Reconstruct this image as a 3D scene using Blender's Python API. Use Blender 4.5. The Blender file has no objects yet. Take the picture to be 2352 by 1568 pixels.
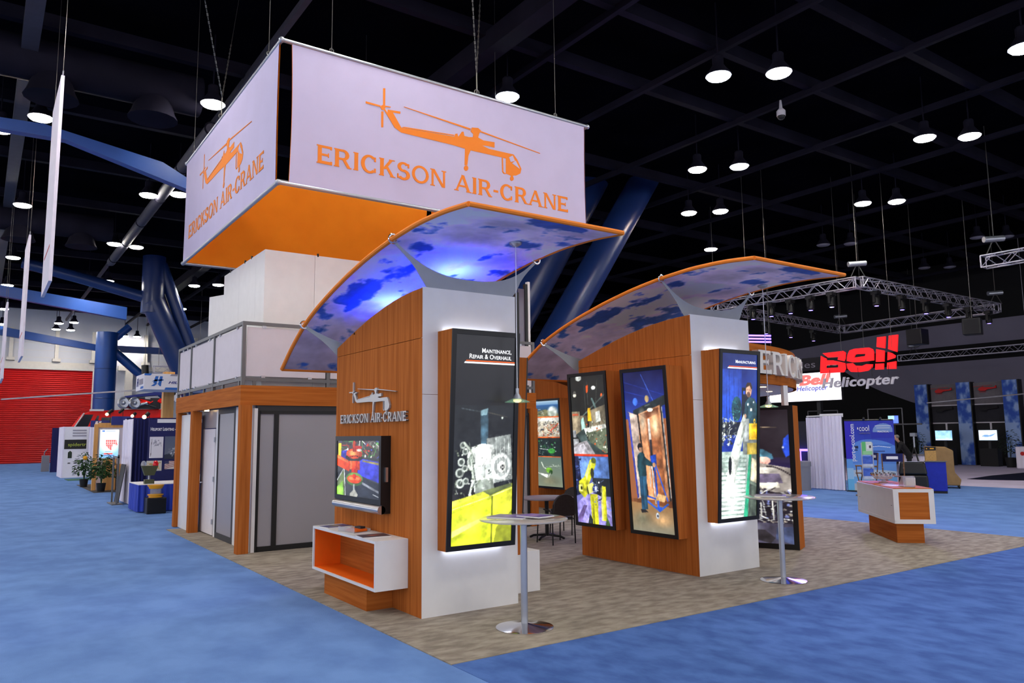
import bpy, math, random
import numpy as np
from mathutils import Vector, Matrix
random.seed(7)
SC = bpy.context.scene
COL = SC.collection
# ---------------------------------------------------------------- camera
cd = bpy.data.cameras.new('camera'); cam = bpy.data.objects.new('camera', cd); COL.objects.link(cam)
SC.camera = cam
F_PX, YAW, PITCH, ROLL = 1759.6, math.radians(55.2), math.radians(6.886), math.radians(0.604)
cd.sensor_width = 36.0; cd.lens = 36.0*F_PX/2352.0; cd.clip_end = 400
fw = Vector((math.cos(YAW)*math.cos(PITCH), math.sin(YAW)*math.cos(PITCH), math.sin(PITCH)))
rt = Vector((math.sin(YAW), -math.cos(YAW), 0)); dn = -rt.cross(fw)
rr = rt*math.cos(ROLL)+dn*math.sin(ROLL); dd = -rt*math.sin(ROLL)+dn*math.cos(ROLL)
M = Matrix((rr, -dd, -fw)).transposed().to_4x4(); M.translation = (0, 0, 2.0)
cam.matrix_world = M
# ---------------------------------------------------------------- world and exposure
W = bpy.data.worlds.new('hall_air'); SC.world = W; W.use_nodes = True
W.node_tree.nodes['Background'].inputs[0].default_value = (0.88, 0.88, 0.94, 1)
W.node_tree.nodes['Background'].inputs[1].default_value = 1.25
vs = SC.view_settings
vs.view_transform = 'Standard'; vs.look = 'None'; vs.gamma = 1; vs.use_curve_mapping = False; vs.exposure = 0.5
cy = SC.cycles; cy.use_light_tree = False; cy.max_bounces = 5; cy.diffuse_bounces = 3; cy.adaptive_threshold = .02; cy.glossy_bounces = 3; cy.transmission_bounces = 4; cy.transparent_max_bounces = 8; cy.sample_clamp_indirect = 4.0
LAMP_POWER = 85.0      # emission of one ceiling lamp lens
# ---------------------------------------------------------------- colour and material helpers
def lin(c):
    return tuple((x/255/12.92 if x/255 <= .04045 else ((x/255+.055)/1.055)**2.4) for x in c)
MATS = {}
def mat(name, c=(200,200,200), rough=.5, metal=0., emit=0., alpha=1., trans=0., noise=0., nscale=(5,5,5), bump=0., bscale=40, spec=.5, ior=1.45, c2=None, coat=0., detail=4., ramp=(.35,.65)):
    if name in MATS: return MATS[name]
    m = bpy.data.materials.new(name); m.use_nodes = True; nt = m.node_tree; N = nt.nodes; L = nt.links
    b = N['Principled BSDF']
    b.inputs['Roughness'].default_value = rough; b.inputs['Metallic'].default_value = metal
    b.inputs['Specular IOR Level'].default_value = spec; b.inputs['IOR'].default_value = ior
    b.inputs['Alpha'].default_value = alpha; b.inputs['Transmission Weight'].default_value = trans
    b.inputs['Coat Weight'].default_value = coat
    col = lin(c)+(1,); b.inputs['Base Color'].default_value = col
    tc = N.new('ShaderNodeTexCoord'); mp = N.new('ShaderNodeMapping'); L.new(tc.outputs['Object'], mp.inputs[0])
    mp.inputs['Scale'].default_value = nscale
    nz = N.new('ShaderNodeTexNoise'); nz.inputs['Scale'].default_value = 1.0; nz.inputs['Detail'].default_value = detail
    L.new(mp.outputs[0], nz.inputs[0])
    rp = N.new('ShaderNodeValToRGB'); L.new(nz.outputs[0], rp.inputs[0])
    if c2 is None:
        k = max(noise, .015); c2l = tuple(min(1, x*(1-k)) for x in col[:3])+(1,); c1l = tuple(min(1, x*(1+k)) for x in col[:3])+(1,)
    else: c1l, c2l = col, lin(c2)+(1,)
    rp.color_ramp.elements[0].position = ramp[0]; rp.color_ramp.elements[0].color = c2l
    rp.color_ramp.elements[1].position = ramp[1]; rp.color_ramp.elements[1].color = c1l
    L.new(rp.outputs[0], b.inputs['Base Color'])
    if emit:
        L.new(rp.outputs[0], b.inputs['Emission Color']); b.inputs['Emission Strength'].default_value = emit
    if bump:
        n2 = N.new('ShaderNodeTexNoise'); n2.inputs['Scale'].default_value = bscale; n2.inputs['Detail'].default_value = 3
        L.new(tc.outputs['Object'], n2.inputs[0])
        bp = N.new('ShaderNodeBump'); bp.inputs['Strength'].default_value = bump; bp.inputs['Distance'].default_value = .01
        L.new(n2.outputs[0], bp.inputs['Height']); L.new(bp.outputs[0], b.inputs['Normal'])
    if 0 < emit < 3: m.cycles.emission_sampling = 'NONE'
    MATS[name] = m; return m
def print_mat(name, emit=0., rough=.3, diffuse=1.):
    if name in MATS: return MATS[name]
    m = bpy.data.materials.new(name); m.use_nodes = True; nt = m.node_tree; b = nt.nodes['Principled BSDF']
    a = nt.nodes.new('ShaderNodeAttribute'); a.attribute_name = 'ink'
    b.inputs['Roughness'].default_value = rough
    if emit:
        b.inputs['Base Color'].default_value = (.01, .01, .01, 1); b.inputs['Emission Strength'].default_value = emit
        nt.links.new(a.outputs[0], b.inputs['Emission Color'])
    else: nt.links.new(a.outputs[0], b.inputs['Base Color'])
    m.cycles.emission_sampling = 'NONE'
    MATS[name] = m; return m
# ---------------------------------------------------------------- object helpers
def setp(o, label=None, cat=None, group=None, kind=None):
    if label: o['label'] = label
    if cat: o['category'] = cat
    if group: o['group'] = group
    if kind: o['kind'] = kind
    return o
LOCAL = set()
def thing(name, label, cat, loc=(0,0,0), rotz=0, group=None, local=False):
    o = bpy.data.objects.new(name, None); o.empty_display_size = .1; COL.objects.link(o)
    o.location = loc; o.rotation_euler = (0, 0, rotz)
    if local or rotz: LOCAL.add(o.name)
    return setp(o, label, cat, group)
def attach(o, p):
    o.parent = p
    if p.parent is None and p.name not in LOCAL: o.matrix_parent_inverse = Matrix.Translation(-p.location)   # modelled in hall coordinates
def copy_tree(o, parent=None):
    c = o.copy(); COL.objects.link(c); c.parent = parent
    if o.name in LOCAL: LOCAL.add(c.name)
    for ch in o.children: copy_tree(ch, c)
    return c
class B:
    def __init__(s): s.v = []; s.f = []
    def add(s, vs, fs):
        k = len(s.v); s.v += [tuple(p) for p in vs]; s.f += [tuple(i+k for i in f) for f in fs]; return s
    def box(s, x0, x1, y0, y1, z0, z1):
        return s.add([(x0,y0,z0),(x1,y0,z0),(x1,y1,z0),(x0,y1,z0),(x0,y0,z1),(x1,y0,z1),(x1,y1,z1),(x0,y1,z1)],
                     [(3,2,1,0),(4,5,6,7),(0,1,5,4),(1,2,6,5),(2,3,7,6),(3,0,4,7)])
    def hexa(s, b, t):
        return s.add(list(b)+list(t), [(3,2,1,0),(4,5,6,7),(0,1,5,4),(1,2,6,5),(2,3,7,6),(3,0,4,7)])
    def prism(s, pts, fr, n0, n1):
        n = len(pts); s.add([fr(u,v,n0) for u,v in pts]+[fr(u,v,n1) for u,v in pts],
              [tuple(range(n))[::-1], tuple(range(n,2*n))]+[(i,(i+1)%n,n+(i+1)%n,n+i) for i in range(n)]); return s
    def tube(s, pts, r, n=10, cap=True, r1=None):
        pts = [Vector(p) for p in pts]; k = len(s.v); m = len(pts); prev = None
        for i, p in enumerate(pts):
            d = (pts[min(i+1,m-1)]-pts[max(i-1,0)]).normalized()
            a = prev if prev is not None else (Vector((0,0,1)) if abs(d.z) < .9 else Vector((1,0,0)))
            u = (a-d*a.dot(d)).normalized(); w = d.cross(u); prev = u
            rr_ = r if r1 is None else r+(r1-r)*i/(m-1)
            for j in range(n):
                t = 2*math.pi*j/n; q = p+u*math.cos(t)*rr_+w*math.sin(t)*rr_; s.v.append(tuple(q))
        for i in range(m-1):
            for j in range(n):
                s.f.append((k+i*n+j, k+i*n+(j+1)%n, k+(i+1)*n+(j+1)%n, k+(i+1)*n+j))
        if cap: s.f.append(tuple(k+j for j in range(n))[::-1]); s.f.append(tuple(k+(m-1)*n+j for j in range(n)))
        return s
    def lathe(s, prof, c=(0,0,0), n=24):
        k = len(s.v); m = len(prof)
        for r, z in prof:
            for j in range(n):
                t = 2*math.pi*j/n; s.v.append((c[0]+r*math.cos(t), c[1]+r*math.sin(t), c[2]+z))
        for i in range(m-1):
            for j in range(n): s.f.append((k+i*n+j, k+i*n+(j+1)%n, k+(i+1)*n+(j+1)%n, k+(i+1)*n+j))
        s.f.append(tuple(k+j for j in range(n))[::-1]); s.f.append(tuple(k+(m-1)*n+j for j in range(n))); return s
    def ball(s, c, r, n=12, sq=(1,1,1)):
        pr = [(max(1e-4, math.sin(math.pi*i/(n//2+1))), -math.cos(math.pi*i/(n//2+1))) for i in range(n//2+2)]
        k = len(s.v); s.lathe(pr, (0,0,0), n)
        for i in range(k, len(s.v)):
            p = s.v[i]; s.v[i] = (c[0]+p[0]*r*sq[0], c[1]+p[1]*r*sq[1], c[2]+p[2]*r*sq[2])
        return s
    def torus(s, c, R, r, ax=(0,0,1), n=16, m=6):
        ax = Vector(ax).normalized(); u = ax.orthogonal().normalized(); w = ax.cross(u); k = len(s.v)
        for i in range(n):
            t = 2*math.pi*i/n; d = u*math.cos(t)+w*math.sin(t)
            for j in range(m):
                a = 2*math.pi*j/m; s.v.append(tuple(Vector(c)+d*(R+r*math.cos(a))+ax*r*math.sin(a)))
        for i in range(n):
            for j in range(m): s.f.append((k+i*m+j, k+i*m+(j+1)%m, k+((i+1)%n)*m+(j+1)%m, k+((i+1)%n)*m+j))
        return s
    def build(s, name, m, parent=None, smooth=False, label=None, cat=None, group=None, kind=None, bevel=0):
        me = bpy.data.meshes.new(name); V = s.v
        off = Vector((0,0,0))
        if parent is None:
            a = np.array(V); off = Vector(((a[:,0].min()+a[:,0].max())/2, (a[:,1].min()+a[:,1].max())/2, a[:,2].min()))
            V = [(p[0]-off.x, p[1]-off.y, p[2]-off.z) for p in V]
        me.from_pydata(V, [], s.f); me.update()
        if smooth:
            me.polygons.foreach_set('use_smooth', [True]*len(me.polygons))
            try: me.set_sharp_from_angle(angle=math.radians(40))
            except Exception: pass
        if isinstance(m, str): m = MATS[m]
        me.materials.append(m)
        o = bpy.data.objects.new(name, me); COL.objects.link(o); o.location = off
        if parent: attach(o, parent)
        if bevel:
            bv = o.modifiers.new('bevel', 'BEVEL'); bv.width = bevel; bv.segments = 2; bv.limit_method = 'ANGLE'
        return setp(o, label, cat, group, kind)
def frame(o, u, v, n=None):
    o, u, v = Vector(o), Vector(u).normalized(), Vector(v).normalized()
    n = Vector(n).normalized() if n else u.cross(v).normalized()
    return lambda a, b, c=0: tuple(o+u*a+v*b+n*c)
def shared(name, o, loc, parent):
    c = o.copy(); COL.objects.link(c); return c
# ------------------------------------------------ flat prints: a fine mesh with one ink colour at each vertex
class Pic:
    def __init__(s, w, h, c=(0,0,0), grain=0.):
        s.w, s.h, s.grain = w, h, grain; s.a = np.empty((h, w, 3)); s.a[:] = c
        s.y, s.x = np.mgrid[0:h, 0:w].astype(float); s.x = (s.x+.5)/w; s.y = (s.y+.5)/h
        s.ar = h/w; s.n = 0; s.tx = {}
    def put(s, m, c, al=1.):
        m = np.clip(m.astype(float)*al, 0, 1)[..., None]; c = np.asarray(c, float)
        if s.grain and m.sum() > 12:      # a photograph is never flat: light falls off across each thing in it
            s.n += 1; k = s.n % 7
            if k not in s.tx: s.tx[k] = 1+s.grain*(1.1*(fbm(s.x*(5+k), s.y*s.ar*(5+k), 60+k, 4)-.5)*2+.7*(fbm(s.x*26, s.y*s.ar*26, 80+k, 3)-.5))
            sh = s.tx[k]
            yy, xx = np.nonzero(m[..., 0] > .3)
            if len(yy) > 8:
                x0, x1 = s.x[0, xx.min()], s.x[0, xx.max()]+1e-6; t = np.clip((s.x-x0)/(x1-x0), 0, 1); sh = sh*(1+s.grain*.9*(.35-abs(t-.38)))
            c = c*sh[..., None]
        s.a = s.a*(1-m)+c*m; return s
    def soften(s, k=1):
        for _ in range(k):
            p = np.pad(s.a, ((1,1),(1,1),(0,0)), 'edge'); s.a = (p[:-2,1:-1]+p[2:,1:-1]+p[1:-1,:-2]+p[1:-1,2:]+2*p[1:-1,1:-1])/6
        s.a = np.clip(s.a, 0, 255); return s
    def rect(s, x0, y0, x1, y1, c, al=1.): return s.put((s.x>=x0)&(s.x<x1)&(s.y>=y0)&(s.y<y1), c, al)
    def poly(s, pts, c, al=1.):
        m = np.zeros((s.h, s.w), bool); n = len(pts)
        for i in range(n):
            (x1, y1), (x2, y2) = pts[i], pts[(i+1)%n]
            if y1 == y2: continue
            cr = ((s.y>=y1) != (s.y>=y2)) & (s.x < (x2-x1)*(s.y-y1)/(y2-y1)+x1); m ^= cr
        return s.put(m, c, al)
    def ell(s, cx, cy, rx, ry, c, al=1., soft=0.):
        d = np.hypot((s.x-cx)/rx, (s.y-cy)/ry)
        return s.put(np.clip((1-d)/soft, 0, 1) if soft else d <= 1, c, al)
    def line(s, pts, wd, c, al=1.):
        for (x1, y1), (x2, y2) in zip(pts[:-1], pts[1:]):
            px, py = s.x, s.y*s.ar; a = np.array([x1, y1*s.ar]); b = np.array([x2, y2*s.ar]); ab = b-a; L2 = max(1e-9, ab@ab)
            t = np.clip(((px-a[0])*ab[0]+(py-a[1])*ab[1])/L2, 0, 1)
            s.put(np.hypot(px-a[0]-t*ab[0], py-a[1]-t*ab[1]) < wd/2, c, al)
        return s
    def grad(s, y0, y1, c0, c1, x0=0, x1=1):
        t = np.clip((s.y-y0)/(y1-y0), 0, 1)[..., None]; m = ((s.y>=y0)&(s.y<y1)&(s.x>=x0)&(s.x<x1))[..., None]
        s.a = np.where(m, np.asarray(c0)*(1-t)+np.asarray(c1)*t, s.a); return s
    def noise(s, k, amp, seed=0, x0=0, y0=0, x1=1, y1=1):
        n = fbm(s.x*k, s.y*k*s.ar, seed)[..., None]-.5
        m = ((s.x>=x0)&(s.x<x1)&(s.y>=y0)&(s.y<y1))[..., None]
        s.a = np.where(m, np.clip(s.a+n*amp, 0, 255), s.a); return s
    def speck(s, k, cols, x0, y0, x1, y1, seed=0, size=.02):
        r = random.Random(seed)
        for _ in range(k):
            cx, cy = r.uniform(x0, x1), r.uniform(y0, y1); q = r.choice(cols)
            if r.random() < .5: s.ell(cx, cy, size*r.uniform(.4,1.3), size*r.uniform(.3,1)/s.ar, q)
            else:
                t = r.uniform(0, math.pi); l = size*r.uniform(1, 3)
                s.line([(cx-l*math.cos(t), cy-l*math.sin(t)/s.ar), (cx+l*math.cos(t), cy+l*math.sin(t)/s.ar)], size*.4, q)
        return s
def vnoise(x, y, seed):
    xi, yi = np.floor(x).astype(int), np.floor(y).astype(int); xf, yf = x-xi, y-yi
    xf, yf = xf*xf*(3-2*xf), yf*yf*(3-2*yf)
    def h(a, b):
        n = (a*374761393+b*668265263+seed*974711) & 0x7fffffff; n = ((n ^ (n >> 13))*1274126177) & 0x7fffffff
        return ((n ^ (n >> 16)) & 0xffff)/65535.
    return (h(xi,yi)*(1-xf)+h(xi+1,yi)*xf)*(1-yf)+(h(xi,yi+1)*(1-xf)+h(xi+1,yi+1)*xf)*yf
def fbm(x, y, seed=0, o=5):
    t = np.zeros_like(x); a = .5; n = 0
    for i in range(o): t += a*vnoise(x*2**i+i*7.3, y*2**i+i*3.1, seed+i); n += a; a *= .5
    return t/n
def print_mesh(name, pic, m, parent, surf):
    """surf(u, v) -> point; u left to right, v top to bottom, both 0..1"""
    h, w = pic.h, pic.w; V = [surf(i/(w-1), j/(h-1)) for j in range(h) for i in range(w)]
    idx = np.arange(h*w).reshape(h, w)
    Fc = np.stack([idx[1:,:-1], idx[1:,1:], idx[:-1,1:], idx[:-1,:-1]], -1).reshape(-1, 4)
    b = B(); b.v = V; b.f = Fc.tolist(); o = b.build(name, m, parent)
    at = o.data.color_attributes.new('ink', 'FLOAT_COLOR', 'POINT')
    c = np.clip(pic.a.reshape(-1, 3)/255, 0, 1); c = np.where(c <= .04045, c/12.92, ((c+.055)/1.055)**2.4)
    at.data.foreach_set('color', np.concatenate([c, np.ones((len(c), 1))], 1).astype(np.float32).ravel())
    return o
def quad_surf(tl, tr, bl, br):
    tl, tr, bl, br = map(Vector, (tl, tr, bl, br))
    return lambda u, v: tuple((tl*(1-u)+tr*u)*(1-v)+(bl*(1-u)+br*u)*v)
# ------------------------------------------------ lettering
def sans(text, fr, h, m, name, parent, depth=.002, x=0, y=0, wide=1., bold=0., space=1., align='LEFT', caps=False, shear=0., fit=None):
    cu = bpy.data.curves.new(name, 'FONT'); cu.body = text; cu.size = 1.; cu.offset = bold; cu.space_character = space; cu.align_x = align; cu.shear = shear
    if caps:
        cu.small_caps_scale = .78
        for i, ch in enumerate(text):
            if ch.islower(): cu.body_format[i].use_small_caps = True
    cu.resolution_u = 3
    tmp = bpy.data.objects.new('tmp_text', cu); COL.objects.link(tmp)
    dg = bpy.context.evaluated_depsgraph_get(); me = bpy.data.meshes.new_from_object(tmp.evaluated_get(dg))
    bpy.data.objects.remove(tmp); bpy.data.curves.remove(cu)
    k = h/.73; b = B()
    vs_ = [(v.co.x, v.co.y) for v in me.vertices]
    if fit and vs_:
        xs = [p[0] for p in vs_]; wide = fit/(k*(max(xs)-min(xs)))
    n = len(vs_)
    b.v = [fr(x+p[0]*k*wide, y+p[1]*k, depth) for p in vs_]
    b.f = [tuple(p.vertices) for p in me.polygons]
    if depth > .004:      # raised letters get sides
        from collections import Counter
        ec = Counter(); od = {}
        for f in b.f:
            for i in range(len(f)):
                e = (f[i], f[(i+1)%len(f)]); kx = tuple(sorted(e)); ec[kx] += 1; od[kx] = e
        b.v += [fr(x+p[0]*k*wide, y+p[1]*k, 0) for p in vs_]
        b.f += [(e[1], e[0], e[0]+n, e[1]+n) for q, e in od.items() if ec[q] == 1]
    bpy.data.meshes.remove(me)
    return b.build(name, m, parent)
def arc(cx, cy, rx, ry, t, a0, a1, n=18, ty=None):
    ty = ty or t; out = []
    for i in range(n):
        q = [math.radians(a0+(a1-a0)*k/n) for k in (i, i+1)]
        out.append([(cx+rx*math.cos(q[0]), cy+ry*math.sin(q[0])), (cx+rx*math.cos(q[1]), cy+ry*math.sin(q[1])),
                    (cx+(rx-t)*math.cos(q[1]), cy+(ry-ty)*math.sin(q[1])), (cx+(rx-t)*math.cos(q[0]), cy+(ry-ty)*math.sin(q[0]))])
    return out
def R4(x0, y0, x1, y1): return [(x0,y0),(x1,y0),(x1,y1),(x0,y1)]
T, TH = .22, .16
def bar(x0, y0, x1, y1, w=T):
    return [(x0,y0),(x0+w,y0),(x1+w,y1),(x1,y1)]
GLYPH = {   # wide engraved capitals with little serifs: advance width, convex pieces
 'E': (.86, [R4(.06,0,.06+T,1), R4(0,.93,.84,1), R4(.06,.87,.80,1), R4(.06,.44,.68,.56), R4(.06,0,.82,TH), R4(0,0,.86,.06), R4(.74,.82,.84,1), R4(.76,0,.86,.19), R4(.62,.38,.68,.62)]),
 'R': (.98, [R4(.06,0,.06+T,1), R4(0,.94,.3,1), R4(0,0,.3,.06), R4(.06,.87,.52,1), R4(.06,.41,.52,.53), R4(.76,0,1.0,.06)]+arc(.52,.705,.34,.295,T,-90,90,14,.125)+[bar(.46,.44,.76,0,.2)]),
 'I': (.34, [R4(.08,0,.08+T,1), R4(.02,.94,.31,1), R4(.02,0,.31,.06)]),
 'C': (1.0, arc(.52,.5,.5,.52,T,48,312,26,.13)+[R4(.80,.68,.90,.93), R4(.80,.07,.90,.30)]),
 'K': (.98, [R4(.06,0,.06+T,1), R4(0,.94,.3,1), R4(0,0,.3,.06), bar(.2,.40,.66,1,.2), bar(.36,.56,.74,0,.2), R4(.6,.94,.95,1), R4(.68,0,1.0,.06)]),
 'S': (.84, arc(.42,.735,.38,.285,T,30,270,20,.125)+arc(.42,.285,.40,.305,T,-150,90,20,.135)+[R4(.68,.72,.77,.95), R4(.02,.06,.11,.30)]),
 'O': (1.1, arc(.55,.5,.54,.52,.18,0,360,32,.13)),
 'N': (1.04, [R4(.08,0,.08+.13,1), R4(.84,0,.84+.13,1), bar(.08,1,.77,0,.2), R4(0,.94,.26,1), R4(0,0,.3,.06), R4(.74,.94,1.05,1)]),
 'A': (1.06, [bar(.02,0,.46,1,.13), bar(.84,0,.42,1,.2), R4(.26,.27,.80,.38), R4(-.06,0,.24,.06), R4(.76,0,1.12,.06)]),
 '-': (.40, [R4(.03,.36,.37,.50)]), ' ': (.42, []),
}
def engraved(text, fr, h, x0, width, y0, name, m, parent, n0, n1, each=True):
    adv = sum(GLYPH[c][0]+.1 for c in text)-.1; k = width/adv; x = 0
    one = B(); out = []
    for c in text:
        b = B() if each else one
        for gi, p in enumerate(GLYPH[c][1]):
            q = [(x0+(x+u)*k, y0+v*h) for u, v in p]
            ar_ = sum(q[i][0]*q[(i+1)%4][1]-q[(i+1)%4][0]*q[i][1] for i in range(4))
            b.prism(q if ar_ > 0 else q[::-1], fr, n0, n1+gi*2e-4)
        x += GLYPH[c][0]+.1
        if each and b.v: out.append(b.build(name, m, parent))
    return out if each else one.build(name, m, parent)
def Zp(x, y): return ((x-1033)/942., (1015-y)/942.)

HELI = {
 'body':[(0.1111,-0.0088),(0.1359,-0.0139),(0.1825,-0.0812),(0.2848,-0.0727),(0.4720,-0.0613),(0.4763,-0.0461),(0.4891,-0.0413),(0.4941,-0.0565),(0.5083,-0.0362),(0.5147,-0.0261),(0.5253,-0.0237),(0.5296,-0.0448),(0.5557,-0.0450),(0.5828,-0.0389),(0.6103,-0.0349),(0.6414,-0.0437),(0.7099,-0.0386),(0.7096,-0.0674),(0.6657,-0.0677),(0.6345,-0.0725),(0.6769,-0.0810),(0.8284,-0.0794),(0.8516,-0.1026),(0.8772,-0.1476),(0.8695,-0.1742),(0.8423,-0.1902),(0.8071,-0.1969),(0.7781,-0.1915),(0.7792,-0.1113),(0.7539,-0.1105),(0.5661,-0.1121),(0.5530,-0.1417),(0.5464,-0.1926),(0.5301,-0.1958),(0.5328,-0.1103),(0.4592,-0.1060),(0.1817,-0.1050),(0.1460,-0.0876),(0.1092,-0.0256)],
 'stab':[(0.1111,-0.0088),(0.1771,-0.0029),(0.1761,-0.0141),(0.1300,-0.0170)],
 'tr_up':[(0.0863,0.0895),(0.0978,0.0924),(0.0975,0.0096),(0.0871,0.0072)],
 'tr_dn':[(0.0781,-0.0258),(0.0895,-0.0232),(0.0892,-0.1004),(0.0788,-0.1028)],
 'tr_l':[(0.0000,0.0045),(0.0000,-0.0053),(0.0733,-0.0053),(0.0751,0.0024)],
 'tr_r':[(0.0956,0.0075),(0.1260,0.0093),(0.1260,0.0048),(0.0956,0.0011)],
 'hub_t':[(0.0733,-0.0053),(0.0807,0.0056),(0.0938,0.0088),(0.0996,-0.0008),(0.0940,-0.0147),(0.0810,-0.0178)],
 'strut_t':[(0.0903,-0.0120),(0.0978,-0.0101),(0.1537,-0.0831),(0.1478,-0.0890)],
 'spar':[(0.1825,-0.0794),(0.1961,-0.0735),(0.4699,-0.0522),(0.4720,-0.0575)],
 'rot_l':[(0.1934,0.0240),(0.1974,0.0266),(0.5666,0.0021),(0.5645,-0.0072)],
 'rot_r':[(0.6239,-0.0045),(0.6284,0.0024),(1.0000,-0.0360),(1.0000,-0.0400)],
 'hub':[(0.5733,0.0085),(0.6105,0.0149),(0.6284,0.0043),(0.6172,-0.0139),(0.6103,-0.0357),(0.5796,-0.0426),(0.5818,-0.0237),(0.5666,-0.0136)],
 'wheel':[(0.5517,-0.2070),(0.5498,-0.2144),(0.5453,-0.2206),(0.5389,-0.2238),(0.5325,-0.2232),(0.5277,-0.2190),(0.5258,-0.2123),(0.5274,-0.2048),(0.5320,-0.1987),(0.5384,-0.1953),(0.5448,-0.1955),(0.5498,-0.1998),(0.5517,-0.2064)],
 'nwheel':[(0.8269,-0.2091),(0.8253,-0.2158),(0.8207,-0.2214),(0.8151,-0.2240),(0.8093,-0.2235),(0.8050,-0.2198),(0.8034,-0.2136),(0.8050,-0.2070),(0.8090,-0.2014),(0.8149,-0.1985),(0.8207,-0.1987),(0.8250,-0.2025),(0.8269,-0.2086)],
 'nstrut':[(0.8082,-0.1947),(0.8234,-0.1918),(0.8221,-0.2059),(0.8093,-0.2083)],
 'doorframe':[(0.7539,-0.1124),(0.7608,-0.1121),(0.7621,-0.1838),(0.7714,-0.1910),(0.7781,-0.1905),(0.7760,-0.1950),(0.7643,-0.1953),(0.7552,-0.1870)],
 'win1':[(0.7978,-0.1015),(0.8213,-0.0868),(0.8351,-0.1140),(0.8079,-0.1244)],
 'win2':[(0.8399,-0.1111),(0.8652,-0.1500),(0.8162,-0.1297)],
}
# ================================================================ materials
mat('carpet_blue', (110,146,206), .95, c2=(94,128,188), nscale=(2.2,1.6,1), bump=.5, bscale=90, spec=.1, detail=8)
mat('carpet_blue_nap', (82,116,182), .95, c2=(64,94,156), nscale=(5,3,1), bump=.5, bscale=90, spec=.1, detail=8)
mat('carpet_grey', (164,154,142), .95, c2=(130,121,112), nscale=(4.5,10,1), bump=.5, bscale=90, spec=.1, detail=9)
mat('carpet_lavender', (206,196,222), .95, noise=.08, nscale=(1,1,1), spec=.1)
mat('carpet_navy', (28,30,52), .95, noise=.1, spec=.1)
mat('wood_v', (192,112,54), .6, spec=.02, c2=(152,82,34), nscale=(26,26,.9), detail=7, ramp=(.25,.75))
mat('wood_h', (192,112,52), .6, spec=.03, c2=(154,82,32), nscale=(1.0,1.0,30), detail=7, ramp=(.25,.75))
mat('wood_pale', (225,170,100), .5, c2=(210,150,82), nscale=(12,12,.8))
mat('white_lam', (222,221,222), .38, noise=.02)
mat('white_fab', (190,182,214), .8, noise=.02, nscale=(2,2,2))
mat('white_pan', (222,216,220), .6, noise=.02)
mat('orange_fab', (255,142,34), .9, spec=.1, noise=.04, nscale=(2,2,2))
mat('orange_ink', (233,128,28), .7, noise=.02)
mat('orange_paint', (240,104,10), .45, noise=.03)
mat('black', (14,14,16), .4, noise=.1)
mat('black_matte', (10,10,13), .9, noise=.1)
mat('dark_grey', (44,44,48), .6, noise=.05)
mat('rail_grey', (104,105,108), .45, metal=.2, noise=.05)
mat('silver', (196,198,204), .28, metal=.9, noise=.03)
mat('satin', (176,180,190), .36, metal=.75, noise=.03)
mat('chrome', (220,220,225), .12, metal=1., noise=.02)
mat('letter_grey', (178,176,176), .35, metal=.5, noise=.03)
mat('gusset_fab', (158,162,166), .8, noise=.03)
mat('frosted', (150,146,152), .34, noise=.03, nscale=(.8,.8,.8))
mat('soffit', (92,94,108), .7, noise=.05)
mat('glass_clear', (235,240,242), .06, trans=.9, alpha=.35, ior=1.3)
mat('glass_green', (150,200,170), .1, trans=.6, alpha=.6, emit=.08)
mat('acrylic', (225,228,235), .08, trans=.5, alpha=.55, ior=1.4)
mat('glow_white', (255,250,240), .5, emit=4.)
mat('glow_warm', (255,214,150), .5, emit=5.)
mat('glow_led', (225,235,255), .5, emit=5.)
mat('glow_blue', (44,60,255), .5, emit=800.)
mat('lamp_lens', (255,248,240), .5, emit=LAMP_POWER)
mat('lamp_lens_cool', (225,240,255), .5, emit=LAMP_POWER)
mat('lamp_lens_warm', (255,226,205), .5, emit=LAMP_POWER)
mat('lamp_off', (120,120,135), .3, noise=.05)
mat('ceiling_black', (8,8,14), .9, spec=0., noise=.25, nscale=(.6,.6,.6))
mat('steel_dark', (24,23,34), .7, spec=.05, noise=.2, nscale=(1,1,1))
mat('steel_grey', (52,50,62), .7, noise=.1)
mat('blue_steel', (28,70,140), .38, noise=.1, nscale=(.8,.8,.8))
mat('blue_tube', (24,44,92), .32, noise=.1, nscale=(.8,.8,.8))
mat('red_slat', (206,24,22), .5, noise=.08, nscale=(.4,.4,.4))
mat('wall_pale', (196,198,206), .8, noise=.05, nscale=(.3,.3,.3))
mat('wall_trim', (214,208,198), .7, noise=.03)
mat('letter_white', (250,250,250), .6, emit=.75)
mat('letter_orange', (236,96,34), .6, emit=.6)
P_EMIT = print_mat('print_backlit', .82, .35)
P_EMIT2 = print_mat('print_backlit_bright', 1.12, .35)
P_PAPER = print_mat('print_paper', 0, .45)
P_CLOTH = print_mat('print_cloth', 0, .75)
# ================================================================ the hall floor
def slab(name, x0, x1, y0, y1, z0, z1, m): return B().box(x0,x1,y0,y1,z0,z1).build(name, m, kind='structure')
slab('floor', -30, 29.0, -22, 90, -.30, 0, 'carpet_blue')
slab('floor_front_aisle', 3.53, 29.0, -22, 6.05, -.28, .004, 'carpet_blue_nap')
slab('floor_booth', 3.525, 16.0, 6.05, 18.4, -.26, .010, 'carpet_grey')
slab('floor_far_booth', 29.0, 75, -22, 90, -.30, .004, 'carpet_lavender')
pts = [(32.9+9*(1-math.cos(t)), 15.3-9.0*t/1.2+1.2*math.sin(t*2.2)) for t in [i*1.2/14 for i in range(15)]]
pts = pts+[(60, 6), (60, 15.6), (45, 15.9), (36, 15.75)]
B().prism(pts, frame((0,0,0),(1,0,0),(0,1,0)), .003, .012).build('floor_dark_inlay', 'carpet_navy', kind='structure')
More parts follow.
